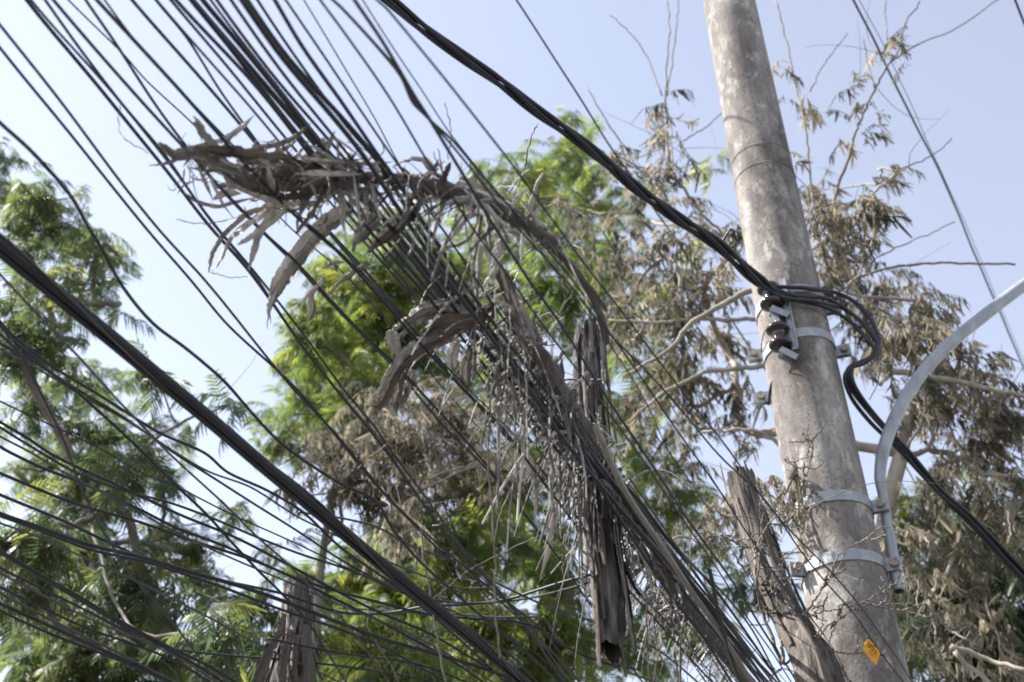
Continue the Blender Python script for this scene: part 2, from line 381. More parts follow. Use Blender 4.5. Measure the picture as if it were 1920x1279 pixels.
# (pixel path, width in pixels at the first point, colour, height above eye at start, at end)
B = [(1320, 1290)]
TOPC = [
 ([(53,0),(103,63),(213,193),(317,320),(393,426),(463,510),(520,587),(573,660),(640,744),(733,853),(780,920),(853,1026),(917,1093),(993,1186),(1062,1285)], 9, 'dusty', 2.30, 2.2),
 ([(61,0),(110,62),(219,190),(322,318),(398,424),(468,508),(526,587),(580,660),(648,746),(742,853),(787,920),(860,1026),(925,1093),(1003,1186),(1075,1285)], 6, 'grey', 2.34, 2.25),
 ([(85,0),(220,187),(307,293),(360,367),(407,426),(483,514),(573,630),(640,722),(700,797),(737,853),(830,980),(925,1095),(1000,1180),(1090,1285)], 7, 'black', 2.25, 2.15),
 ([(100,0),(180,90),(353,277),(410,343),(500,440),(550,487),(633,580),(690,640),(740,687),(797,747),(890,845),(957,925),(1050,1050),(1130,1170),(1210,1285)], 8, 'black', 2.2, 2.1),
 ([(127,0),(227,97),(273,150),(360,233),(460,340),(547,427),(640,507),(740,620),(860,760),(980,905),(1100,1080),(1230,1285)], 4, 'black', 2.4, 2.3),
 ([(158,0),(227,93),(300,200),(353,273),(430,370),(506,447),(560,500),(640,590),(745,700),(833,800),(913,880),(1000,985),(1100,1110),(1250,1285)], 7, 'black', 2.28, 2.2),
 ([(177,0),(260,90),(353,187),(443,283),(560,408),(640,480),(723,570),(800,657),(873,737),(940,804),(1017,900),(1123,1045),(1190,1120),(1345,1290)], 9, 'black', 2.16, 2.05),
 ([(197,0),(253,77),(353,188),(450,285),(566,405),(648,483),(735,575),(812,660),(884,738),(955,810),(1040,910),(1140,1045),(1210,1125),(1355,1290)], 5, 'dusty', 2.22, 2.1),
 ([(250,0),(350,117),(477,263),(560,365),(668,490),(770,610),(900,770),(1035,915),(1190,1100),(1330,1290)], 8, 'black', 2.3, 2.2),
 ([(290,0),(350,73),(417,177),(493,280),(610,430),(750,590),(915,780),(1055,940),(1230,1140),(1345,1290)], 6, 'black', 2.38, 2.25),
 ([(297,0),(367,80),(467,193),(547,290),(700,475),(850,650),(1000,830),(1150,1010),(1290,1175),(1375,1290)], 6, 'black', 2.24, 2.15),
 ([(315,0),(443,143),(567,293),(715,475),(890,680),(1030,845),(1170,1025),(1390,1290)], 7, 'black', 2.32, 2.25),
 ([(332,0),(467,150),(583,297),(735,480),(910,685),(1048,850),(1185,1025),(1398,1290)], 9, 'black', 2.2, 2.12),
 ([(354,0),(443,103),(533,213),(622,323),(770,502),(945,710),(1068,860),(1215,1045),(1408,1290)], 12, 'black', 2.28, 2.2),
 ([(368,0),(452,102),(541,212),(630,322),(778,500),(952,708),(1076,860),(1224,1047),(1416,1290)], 13, 'dusty', 2.36, 2.25),
 ([(382,0),(470,112),(560,225),(640,322),(785,495),(960,712),(1082,858),(1236,1050),(1424,1290)], 12, 'black', 2.2, 2.1),
 ([(394,0),(500,137),(620,290),(788,488),(967,718),(1090,860),(1246,1050),(1432,1290)], 6, 'dusty', 2.35, 2.3),
 ([(406,0),(520,148),(635,285),(798,488),(977,718),(1098,860),(1256,1052),(1440,1290)], 8, 'black', 2.25, 2.15),
 ([(430,0),(533,145),(627,260),(703,350),(830,520),(988,708),(1106,862),(1266,1052),(1446,1290)], 8, 'black', 2.18, 2.1),
 ([(454,0),(530,112),(634,235),(686,302),(762,417),(848,540),(988,720),(1058,820),(1124,905),(1245,1050),(1438,1290)], 13, 'black', 2.12, 2.0),
 ([(466,0),(541,110),(646,235),(698,300),(774,415),(860,540),(1000,722),(1070,820),(1138,905),(1258,1052),(1450,1290)], 12, 'dusty', 2.2, 2.1),
 ([(481,0),(560,115),(640,226),(690,285),(745,345),(805,436),(885,545),(1012,722),(1110,860),(1270,1060),(1455,1290)], 7, 'black', 2.3, 2.2),
 ([(512,0),(567,90),(640,192),(707,290),(745,342),(802,428),(900,568),(1030,740),(1130,880),(1280,1068),(1463,1290)], 10, 'black', 2.15, 2.05),
 ([(536,0),(639,153),(700,240),(770,340),(827,426),(923,570),(1023,697),(1140,870),(1290,1070),(1472,1290)], 6, 'black', 2.2, 2.1),
 ([(567,0),(640,120),(707,227),(753,310),(830,430),(950,590),(1150,868),(1300,1070),(1480,1290)], 3.5, 'black', 2.3, 2.2),
 ([(597,0),(640,60),(723,180),(797,300),(827,340),(887,427),(957,520),(1023,613),(1120,740),(1220,890),(1340,1060),(1490,1290)], 6, 'dusty', 2.1, 2.0),
 ([(618,0),(640,20),(700,83),(750,142),(773,190),(800,217),(840,260),(890,320),(940,383),(983,434),(1067,527),(1140,620),(1207,693),(1280,777),(1345,853),(1425,930),(1493,1020),(1548,1087),(1605,1155),(1645,1212),(1700,1290)], 6, 'dusty', 2.05, 1.86),
 ([(630,0),(642,11),(704,78),(754,137),(776,184),(806,222),(850,265),(905,335),(990,436),(1080,540),(1190,690),(1260,790),(1340,900),(1420,1030),(1500,1150),(1585,1290)], 6, 'black', 2.12, 1.9),
 ([(661,0),(710,73),(773,177),(800,217),(873,333),(930,427),(990,520),(1057,613),(1140,747),(1207,853),(1280,963),(1347,1053),(1413,1146),(1467,1236),(1500,1290)], 9, 'black', 2.0, 1.9),
 ([(678,0),(740,97),(790,173),(840,253),(900,330),(1000,450),(1140,640),(1212,750),(1260,853),(1310,930),(1400,1080),(1520,1290)], 3.5, 'black', 2.2, 2.0),
 ([(712,0),(730,17),(807,117),(890,227),(973,333),(1040,423),(1107,514),(1207,640),(1280,727),(1350,815),(1427,928),(1502,1018),(1562,1083),(1622,1150),(1684,1236),(1720,1290)], 6, 'black', 2.0, 1.84),
 ([(968,0),(1040,110),(1140,267),(1240,410),(1330,540),(1420,670)], 4.5, 'dusty', 7.0, 6.0),
 ([(1600,0),(1680,160),(1760,320),(1830,480),(1880,600),(1945,745)], 5.0, 'grey', 7.5, 7.5),
 ([(1612,0),(1655,85),(1720,220),(1775,345),(1845,500),(1890,610),(1950,748)], 1.6, 'dusty', 7.6, 7.55),
 ([(1903,0),(1920,42),(1960,130)], 5.0, 'dusty', 7.2, 7.2),
]
LEFTC = [
 ([(0,47),(143,227),(297,430),(383,530),(483,650),(560,742),(640,827),(743,943),(853,1046),(927,1110),(987,1160),(1025,1195),(1083,1276),(1095,1290)], 7, 'black', 2.2, 2.0),
 ([(0,92),(133,250),(277,430),(367,534),(433,614),(550,727),(636,826),(737,945),(846,1050),(920,1115),(980,1170),(1070,1290)], 7, 'black', 2.25, 2.1),
 ([(0,230),(57,283),(127,363),(163,427),(187,467),(227,540),(283,607),(350,657),(420,714),(467,764),(517,817),(560,853),(640,906),(707,940),(740,995),(800,1070),(880,1140),(960,1200),(1060,1290)], 9, 'black', 2.0, 1.9),
 ([(0,519),(67,587),(150,670),(217,744),(300,830),(323,853),(417,940),(483,1010),(540,1060),(640,1160),(740,1290)], 6, 'grey', 1.9, 1.9),
 ([(0,598),(33,636),(100,690),(167,731),(233,771),(300,811),(383,848),(427,886),(500,920),(567,960),(640,1026),(740,1100),(840,1180),(960,1290)], 7, 'black', 2.1, 1.95),
 ([(0,612),(33,646),(100,700),(167,742),(233,782),(320,845),(400,896),(483,950),(567,1003),(640,1050),(707,1086),(790,1120),(873,1130),(973,1123),(1067,1103),(1130,1085)], 6, 'dusty', 2.2, 2.1),
 ([(0,625),(40,664),(67,714),(93,767),(117,820),(130,853),(147,900),(187,983),(227,1050),(260,1096),(300,1140),(347,1200),(380,1243),(415,1290)], 6, 'black', 1.95, 1.9),
 ([(0,647),(67,682),(140,732),(180,766),(233,814),(273,853),(323,903),(383,960),(433,1016),(483,1070),(520,1106),(575,1165),(660,1290)], 7, 'black', 2.15, 2.0),
 ([(0,655),(70,690),(150,738),(240,790),(330,850),(390,885),(470,915),(560,972),(640,1010),(700,1040),(773,1070),(857,1100),(920,1100)], 5, 'grey', 2.2, 2.1),
 ([(0,750),(83,790),(183,840),(270,890),(333,913),(433,963),(533,1010),(640,1060),(740,1105),(840,1145),(985,1210),(1080,1290)], 4, 'dusty', 2.15, 2.0),
 ([(0,790),(50,820),(93,850),(157,883),(240,920),(333,963),(433,1005),(520,1050),(640,1110),(720,1150),(810,1190),(920,1255),(970,1290)], 7, 'black', 2.1, 2.0),
 ([(0,798),(60,835),(150,886),(240,918),(317,940),(393,970),(483,1010),(560,1040),(640,1066),(720,1098),(830,1150),(960,1230),(1020,1290)], 6, 'dusty', 2.2, 2.05),
 ([(0,817),(57,846),(100,872),(157,905),(240,950),(333,1000),(433,1045),(560,1100),(640,1135),(760,1185),(860,1240),(940,1290)], 5, 'grey', 2.05, 1.95),
 ([(0,838),(20,850),(80,880),(157,910),(260,957),(333,993),(433,1030),(533,1073),(610,1100),(700,1125),(800,1150),(900,1160),(990,1173),(1057,1213),(1123,1240),(1203,1256)], 7, 'black', 2.15, 2.0),
 ([(0,886),(133,940),(260,976),(367,1016),(483,1056),(560,1090),(640,1130),(740,1180),(850,1240),(920,1290)], 7, 'black', 2.1, 2.0),
 ([(0,928),(117,976),(207,1016),(300,1056),(400,1086),(533,1115),(640,1150),(723,1152),(807,1136),(870,1132),(950,1122),(1057,1090),(1123,1070),(1165,1040)], 7, 'black', 2.2, 2.1),
 ([(0,960),(67,984),(167,1020),(267,1044),(350,1071),(433,1097),(533,1132),(640,1170),(723,1200),(827,1228),(923,1255),(1010,1290)], 10, 'dusty', 2.05, 1.95),
 ([(0,968),(67,991),(167,1028),(267,1052),(350,1080),(433,1108),(533,1145),(640,1182),(740,1222),(860,1290)], 7, 'black', 2.15, 2.05),
 ([(0,978),(83,1010),(167,1050),(247,1086),(333,1130),(417,1173),(500,1216),(567,1246),(660,1290)], 5, 'grey', 2.1, 2.05),
 ([(0,1031),(67,1071),(143,1115),(217,1161),(300,1206),(383,1246),(455,1290)], 8, 'dusty', 2.0, 1.95),
 ([(0,1038),(67,1078),(143,1122),(217,1167),(300,1212),(383,1254),(440,1290)], 8, 'black', 2.1, 2.0),
 ([(0,1063),(83,1106),(167,1150),(267,1200),(317,1216),(433,1230),(533,1236),(640,1246),(750,1265),(850,1290)], 6, 'black', 2.15, 2.05),
 ([(0,1075),(90,1120),(190,1170),(290,1215),(370,1255),(420,1290)], 5, 'grey', 2.1, 2.05),
 ([(0,1100),(83,1140),(167,1180),(267,1218),(333,1246),(410,1290)], 6, 'black', 2.0, 1.95),
 ([(0,1113),(133,1180),(233,1228),(350,1290)], 6, 'grey', 2.1, 2.05),
 ([(0,1133),(100,1178),(183,1214),(267,1251),(340,1290)], 9, 'dusty', 2.05, 2.0),
 ([(0,1143),(100,1190),(200,1232),(300,1275),(330,1290)], 6, 'black', 2.1, 2.0),
]
BOTC = [  # cables that only show in the tangle at the bottom
 ([(560,960),(640,972),(707,990),(773,1026),(857,1056),(920,1090),(1010,1130),(1100,1160),(1230,1215),(1320,1290)], 5, 'grey', 2.2, 2.0, 'grey cable sagging across the lower middle, behind the thick black one'),
 ([(640,1140),(740,1146),(840,1150),(930,1155),(1015,1155),(1035,1180),(1062,1215),(1120,1240),(1250,1290)], 5, 'grey', 2.2, 2.1, 'grey cable with a kink below the hanging vine at bottom centre'),
 ([(500,1195),(640,1225),(780,1245),(900,1290)], 5, 'black', 2.0, 1.95, 'black cable running low across the fibrous stump near the bottom edge'),
 ([(1110,1105),(1122,1136),(1150,1141),(1172,1122),(1192,1088)], 3.5, 'grey', 2.2, 2.2, 'thin grey wire loop hanging in front of the hollow log'),
 ([(1118,800),(1150,872),(1187,940),(1233,1015),(1285,1095),(1345,1180),(1420,1290)], 15, 'pale', 2.02, 1.95, 'thick pale beige hose in the dense cable bundle beside the log'),
 ([(1060,760),(1100,850),(1160,950),(1230,1060),(1310,1165),(1400,1290)], 8, 'grey', 2.16, 2.1, 'grey cable on the left flank of the dense bundle beside the beige hose'),
 ([(1085,780),(1140,870),(1215,965),(1300,1070),(1370,1170),(1455,1290)], 8, 'grey', 2.25, 2.15, 'grey cable on the right flank of the dense bundle above the beige hose'),
 ([(1330,1070),(1338,1100),(1345,1140),(1362,1200),(1395,1290)], 9, 'black', 1.98, 1.95, 'short thick cable end curving down through the bundle left of the twigs'),
 ([(1120,850),(1190,925),(1260,1015),(1330,1095),(1400,1190),(1470,1290)], 7, 'dusty', 2.2, 2.1, 'dusty cable topmost in the dense bundle right of the hollow log'),
 ([(1100,830),(1165,925),(1230,1000),(1300,1085),(1365,1170),(1440,1290)], 7, 'black', 2.12, 2.05, 'black cable lying directly over the beige hose in the dense bundle'),
 ([(1095,850),(1140,935),(1200,1030),(1262,1120),(1330,1215),(1378,1290)], 8, 'black', 2.05, 1.98, 'black cable along the underside of the dense bundle below the beige hose'),
 ([(1180,900),(1235,975),(1300,1060),(1350,1105),(1410,1180),(1465,1290)], 5, 'grey', 2.1, 2.0, 'thin grey cable rising from the dense bundle toward the broken trunk'),
]
def cable_path(path, h0, h1):
    q = np.array(path, float); s = np.concatenate([[0], np.cumsum(np.hypot(*np.diff(q, axis=0).T))]); s /= s[-1]
    return np.array([at_h(x, y, h0 + (h1 - h0) * t) for (x, y), t in zip(q, s)])
NTHICK = {}
def add_cable(name, path, wpx, colr, h0, h1, label, cat, group, ext0=4., ext1=1.2):
    P = cable_path(path, h0, h1)
    r = wpx * .88 / FPX * depth_of(P[0]) / 2
    a = norm(P[0] - P[1]); b = norm(P[-1] - P[-2])
    if ext0: P = np.vstack([P[0] + a * ext0 + np.array([0, 0, .12 * ext0 / 4]), P])
    if ext1: P = np.vstack([P, P[-1] + b * ext1])
    Q = spline(P, n=7)
    # small kinks and waves as in old cable
    s = np.concatenate([[0], np.cumsum(np.linalg.norm(np.diff(Q, axis=0), axis=1))])
    ph = rng.uniform(0, 6.28, 6); Q = Q + .004 * np.c_[np.sin(s * 3.1 + ph[0]) + .5 * np.sin(s * 8 + ph[1]), np.sin(s * 2.7 + ph[2]), np.sin(s * 3.7 + ph[3]) + .5 * np.sin(s * 9 + ph[4])]
    o = MB().tube(Q, r, 8).build(name, M[colr]); local(o, Q[len(Q) // 2])
    return tag(o, label, cat, group)
CW = {'black': 'black', 'dusty': 'dusty dark', 'grey': 'grey', 'pale': 'beige'}
def thick(wp): return 'hair-thin' if wp < 4 else 'thin' if wp < 6.5 else 'medium' if wp < 9.5 else 'thick'
for i, (p, wp, cl, h0, h1) in enumerate(TOPC):
    n_ = i + 1 + (1 if i > 30 else 0)
    wire = i >= 31
    lab = '%s %s %s crossing the top edge of the picture, %s from the left' % (thick(wp), CW[cl], 'wire' if wire else 'cable', ordinal(n_))
    if i == 34: lab = 'thin dark wire cutting the top right corner of the picture'
    add_cable('overhead_wire' if wire else 'overhead_cable', p, wp, cl, h0, h1, lab, 'wire' if wire else 'cable', 'overhead cables', 4., 1.2 if not wire else 6.)
for i, (p, wp, cl, h0, h1) in enumerate(LEFTC):
    k = i + 1 + (1 if i > 2 else 0)
    lab = '%s %s cable crossing the left edge of the picture, %s from the top' % (thick(wp), CW[cl], ordinal(k))
    add_cable('overhead_cable', p, wp, cl, h0, h1, lab, 'cable', 'overhead cables', 3., 1.2 if p[-1][1] > 1270 else 0.)
for p, wp, cl, h0, h1, lab in BOTC:
    add_cable('tangled_cable', p, wp, cl, h0, h1, lab, 'cable', 'tangled cables in the bundle', 0., 1.0 if p[-1][1] > 1270 else 0.)
# the big lashed trunk cable
bigp = [(0,455),(100,538),(200,620),(300,703),(400,786),(500,872),(600,956),(700,1040),(800,1122),(900,1206),(1000,1290)]
P = cable_path(bigp, 1.85, 1.8); P = np.vstack([P[0] + norm(P[0] - P[1]) * 3, P, P[-1] + norm(P[-1] - P[-2]) * 1.2]); Q = spline(P, n=8)
big = empty('trunk_cable', tuple(Q[len(Q) // 2])); tag(big, 'thickest cable, smooth and black with smaller lines lashed along it', 'cable', 'overhead cables')
rb = 22.5 / FPX * depth_of(P[1]) / 2
part(MB().tube(Q, rb, 16), 'sheath', M['black'], big)
T_, N_, B_ = frames(Q); s = np.concatenate([[0], np.cumsum(np.linalg.norm(np.diff(Q, axis=0), axis=1))])
for k, (off, rr, mk, tw) in enumerate(((3.7, .0075, 'black', .3), (4.3, .0055, 'dusty', .25), (3.2, .0028, 'grey', 2.2))):
    ang = off + np.sin(s * tw + k) * .35 + (s * 5.5 if k == 2 else 0)
    Pk = Q + (np.cos(ang)[:, None] * N_ + np.sin(ang)[:, None] * B_) * (rb + rr * .9)
    part(MB().tube(spline(Pk, n=2), rr, 7), 'lashed_line', M[mk], big)
# twisted power bundle, jumper loop round the pole and the run beyond
TW = [(700,-25),(745,12),(800,58),(870,108),(935,152),(1000,203),(1060,245),(1120,290),(1180,342),(1240,388),(1290,422),(1350,462),(1400,508),(1432,533)]
JMP = [
 [(1465,538),(1510,540),(1565,548),(1608,570),(1636,605),(1648,645),(1630,672),(1600,684),(1588,700),(1600,735),(1640,785),(1690,838),(1775,932),(1822,978),(1925,1085),(2000,1160)],
 [(1462,546),(1500,556),(1550,560),(1600,590),(1632,625),(1646,655),(1625,678),(1596,688),(1592,712),(1612,750),(1650,790),(1696,840),(1770,935),(1818,982),(1920,1092),(1995,1168)],
 [(1458,550),(1495,563),(1545,575),(1590,600),(1622,632),(1641,660),(1618,682),(1598,690),(1600,718),(1620,752),(1655,795),(1704,846),(1768,922),(1826,972),(1928,1078),(2005,1152)],
 [(1455,553),(1480,560),(1530,566),(1580,578),(1618,606),(1644,640),(1634,668),(1608,682),(1584,705),(1596,745),(1632,792),(1684,842),(1764,928),(1815,972),(1915,1080),(1990,1150)],
]
Pc = np.array([at_h(x, y, 4.75 + (4.35 - 4.75) * i / (len(TW) - 1)) for i, (x, y) in enumerate(TW)])
end_d = depth_of(sp1) - .05
dd = np.linspace(depth_of(Pc[0]), end_d, len(TW))
iv = 1 / np.linspace(1 / depth_of(Pc[0]), 1 / end_d, len(TW))
Pc = np.array([at_depth(x, y, d) for (x, y), d in zip(TW, iv)])
Pc = np.vstack([Pc[0] + norm(Pc[0] - Pc[1]) * 4, Pc]); Qc = spline(Pc, n=12)
Tt, Nn, Bb = frames(Qc); sc_ = np.concatenate([[0], np.cumsum(np.linalg.norm(np.diff(Qc, axis=0), axis=1))])
rs = 11.5 / FPX * depth_of(Pc[1]) / 2
nm = ['uppermost', 'second', 'third', 'lowest']
for k in range(4):
    a = sc_ * 3.4 * (1 + .12 * np.sin(sc_ * 1.1)) + k * math.pi / 2
    spread = rs * 1.30 * (1 + .25 * np.clip((sc_ - sc_[-1] + 1.0), 0, 1))
    Pk = Qc + (np.cos(a)[:, None] * Nn + np.sin(a)[:, None] * Bb) * spread[:, None]
    jd = []
    for i, (x, y) in enumerate(JMP[k]):
        if i < 3: d = front_depth(x, y, .035) - .012 * (i == 0)
        elif i < 9: d = depth_of(onpole(90, zat(y), .0)) - .06 + .03 * math.sin(i)
        else: d = depth_of(onpole(120, zat(760), .0)) + .06 * (i - 9)
        jd.append(at_depth(x, y, d - .008 * k))
    full = np.vstack([Pk[:-2], spline(np.array([Pk[-2]] + jd), n=6)])
    rr = np.concatenate([np.full(len(Pk) - 2, rs * .86), np.full(len(full) - len(Pk) + 2, rs * .78)])
    o = MB().tube(full, rr, 8).build('power_cable', M['black']); local(o, full[len(full) // 2])
    tag(o, '%s black strand of the twisted power bundle looping round the pole' % nm[k], 'power cable', 'twisted power bundle')
# tie wires at the spools
for k, (pth, lab) in enumerate((
    ([(1350,462),(1362,440),(1372,430),(1380,452),(1366,470)], 'small dark tie wire knotted round the twisted bundle left of the pole'),
    ([(1440,640),(1428,660),(1432,625),(1445,610),(1458,602)], 'dark wire curling from the lower brown spool'),
    ([(1478,690),(1455,705),(1445,725),(1441,760)], 'black cable tail hanging below the bracket on the pole'),
    ([(1549,600),(1544,625),(1549,650),(1553,668),(1549,690),(1547,706),(1555,690),(1562,668)], 'pale steel tie wire hanging between the two straps on the pole'),
    ([(1650,640),(1651,680),(1645,720),(1630,750)], 'thin pale wire dangling from the cable loop right of the pole'))):
    d0 = depth_of(onpole(0, zat(640), .07)) - (.0 if k else 0)
    if k == 3: d0 = depth_of(onpole(60, zat(640), .02))
    if k == 4: d0 = depth_of(onpole(90, zat(680), .02))
    if k == 0: d0 = float(iv[-3])
    Q = spline([at_depth(x, y, d0 - .01 * math.sin(i)) for i, (x, y) in enumerate(pth)], n=6)
    o = MB().tube(Q, (.0055, .003, .007, .0028, .0025)[k], 6).build('tie_wire', M[('black', 'black', 'black', 'galv', 'twig')[k]]); local(o, Q[0]); tag(o, lab, 'wire')

# orange tag on the cable that crosses the pole
dtag = 5.05
cor = [at_depth(x, y, d) for x, y, d in ((1626, 1195, 5.02), (1651, 1223, 5.02), (1643, 1248, 5.0), (1618, 1219, 5.0))]
hh = at_h(1640, 1210, 1.88); dtag = depth_of(hh) - .012
cor = [at_depth(x, y, dtag + dd_) for x, y, dd_ in ((1626, 1195, .0), (1651, 1223, .0), (1643, 1248, -.02), (1618, 1219, -.02))]
tg = empty('cable_tag', tuple(np.mean(cor, axis=0))); tag(tg, 'small orange plastic tag hanging on a cable across the pole', 'tag')
nrm = norm(np.cross(cor[1] - cor[0], cor[3] - cor[0])); nrm = nrm if nrm @ (EYEP - cor[0]) > 0 else -nrm
mbx = MB(); A4 = np.array(cor); mbx.add(np.vstack([A4, A4 - nrm * .003]), [[0, 1, 2, 3], [7, 6, 5, 4], [0, 4, 5, 1], [1, 5, 6, 2], [2, 6, 7, 3], [3, 7, 4, 0]])
plate = part(mbx, 'plate', M['tag'], tg, False)
def tq(u, v): return cor[0] * (1 - u) * (1 - v) + cor[1] * u * (1 - v) + cor[2] * u * v + cor[3] * (1 - u) * v
for (u0, u1, v0, v1, mk) in ((.16, .30, .16, .30, 'ink'), (.34, .44, .15, .30, 'ink'), (.47, .62, .16, .31, 'ink'), (.66, .80, .16, .30, 'ink'), (.18, .36, .36, .47, 'ink'), (.42, .58, .36, .48, 'ink'), (.63, .80, .36, .47, 'ink'), (.34, .44, .58, .72, 'inkred'), (.48, .60, .58, .73, 'inkred'), (.64, .70, .60, .72, 'inkred')):
    q4 = np.array([tq(u0, v0), tq(u1, v0), tq(u1, v1), tq(u0, v1)]) + nrm * .0006
    subpart(MB().add(np.vstack([q4, q4 - nrm * .0004]), [[0, 1, 2, 3], [0, 4, 5, 1], [1, 5, 6, 2], [2, 6, 7, 3], [3, 7, 4, 0]]), 'printed_mark', M[mk], plate, False)
part(MB().tube(spline([tq(.02, -.06), tq(.05, .05), tq(.1, -.05)], n=4), .002, 6), 'cable_tie', M['black'], tg)
part(MB().tube(spline([tq(.92, -.06), tq(.95, .05), tq(1.0, -.05)], n=4), .002, 6), 'cable_tie', M['black'], tg)

# ------------------------------------------------------------------ dry leaves
def ribbon(P, width, curl=.5, twist=0., thick_=.0012, across=5, fray=.15, facing=None, wav=.0):
    """a dry leaf strip: curved across, torn edges, real thickness"""
    P = np.asarray(P, float); n = len(P)
    T, N_, B_ = frames(P)
    if facing is not None:
        f = np.asarray(facing, float); N_ = norm(f - T * (T @ f)[:, None]); B_ = np.cross(T, N_)
    wd = np.broadcast_to(np.asarray(width, float), (n,)).copy()
    ang = twist * np.linspace(0, 1, n) + rng.normal(0, .12, n).cumsum() * .35
    Nn = N_ * np.cos(ang)[:, None] + B_ * np.sin(ang)[:, None]; Bn = -N_ * np.sin(ang)[:, None] + B_ * np.cos(ang)[:, None]
    u = np.linspace(-1, 1, across)
    L = 1 + fray * rng.normal(0, 1, (n, 2)); cv = curl * (1 + .4 * np.sin(np.linspace(0, 9, n) + rng.uniform(0, 6)))
    V = []; UV = []; s = np.concatenate([[0], np.cumsum(np.linalg.norm(np.diff(P, axis=0), axis=1))])
    u0 = rng.uniform(0, 50)
    for i in range(n):
        e = np.where(u < 0, L[i, 0], L[i, 1]); x = u * e * wd[i] / 2
        z = cv[i] * (u**2 - .4) * wd[i] / 2 + wav * wd[i] * np.sin(u * 5 + i * .5)
        V.append(P[i] + x[:, None] * Bn[i] + z[:, None] * Nn[i]); UV.append(np.c_[u0 + (u * .5 + .5), np.full(across, s[i] * 4 + u0)])
    top = np.vstack(V); nn = np.repeat(Nn, across, axis=0); bot = top - nn * thick_
    F = []
    k = n * across
    for i in range(n - 1):
        for j in range(across - 1):
            a = i * across + j; F.append([a, a + 1, a + across + 1, a + across]); F.append([k + a + across, k + a + across + 1, k + a + 1, k + a])
        a = i * across; F.append([a, a + across, k + a + across, k + a]); a = i * across + across - 1; F.append([a + across, a, k + a, k + a + across])
    F.append([*range(across)][::-1] + [k + j for j in range(across)]) if False else None
    return np.vstack([top, bot]), F, np.vstack(UV + UV)
def pxribbon(path, wpx, h, parent, mk='dry_leaf', name='leaf_strip', dh=0., **kw):
    q = spline(np.c_[np.array(path, float), np.zeros(len(path))], n=7)[:, :2]
    P = np.array([at_h(x, y, h + dh * t) for (x, y), t in zip(q, np.linspace(0, 1, len(q)))])
    ws = np.interp(np.linspace(0, 1, len(q)), np.linspace(0, 1, len(wpx)), wpx) if hasattr(wpx, '__len__') else np.full(len(q), wpx)
    d = np.array([depth_of(p) for p in P]); ww = ws / FPX * d
    tp = np.minimum(1, np.minimum(np.linspace(.35, 4, len(q)), np.linspace(4, .25, len(q)))); ww = ww * tp
    kw.setdefault('facing', norm(EYEP - P[len(P) // 2]) + rng.normal(0, .22, 3))
    ns = 1 if ws.max() < 20 else 2 if ws.max() < 32 else 3
    if ns == 1: return part(MB().add(*ribbon(P, ww, **kw)), name, M[mk], parent)
    T = norm(np.gradient(P, axis=0)); f = norm(kw['facing']); side = norm(np.cross(T, f)); t = np.linspace(0, 1, len(P))
    alts = {'dry_leaf': ['dry_leaf', 'dry_pale', 'dry_leaf', 'dry_leaf', 'dry_brown'], 'dry_pale': ['dry_pale', 'dry_pale', 'dry_leaf'], 'dry_brown': ['dry_brown', 'dry_leaf', 'dry_brown']}[mk]
    for k in range(ns):
        u = (k + .5) / ns - .5; a, b = rng.uniform(0, .15), rng.uniform(.78, 1.0); i0 = int(a * len(P)); i1 = max(i0 + 5, int(b * len(P)) + 1)
        spread = 1 + .5 * rng.uniform(0, 1) * t**3; dr = np.cumsum(rng.normal(0, .0014, (len(P), 3)), axis=0) * (.3 + t[:, None])
        Pk = P + side * (u * ww * spread)[:, None] + f * rng.normal(0, .006) + np.array([0, 0, -1]) * (rng.exponential(.018) * t**2)[:, None] + dr
        Pk = Pk[i0:i1]; wk = (ww / ns * rng.uniform(1.1, 1.6))[i0:i1] * np.minimum(1, np.linspace(5, .3, i1 - i0))
        kk = dict(kw); kk['across'] = 4; kk['facing'] = f + rng.normal(0, .28, 3); kk['twist'] = kw.get('twist', 0) + rng.normal(0, .35); kk['fray'] = .10
        part(MB().add(*ribbon(Pk, wk, **kk)), name, M[alts[rng.integers(len(alts))]], parent)
def z5(l): return [(280 + x * .344, 200 + y * .344) for x, y in l]
HA = 2.18
la = empty('dry_banana_leaf', tuple(at_h(560, 330, HA))); tag(la, 'big shredded brown dry banana leaf draped over the cables, upper left', 'dry leaf')
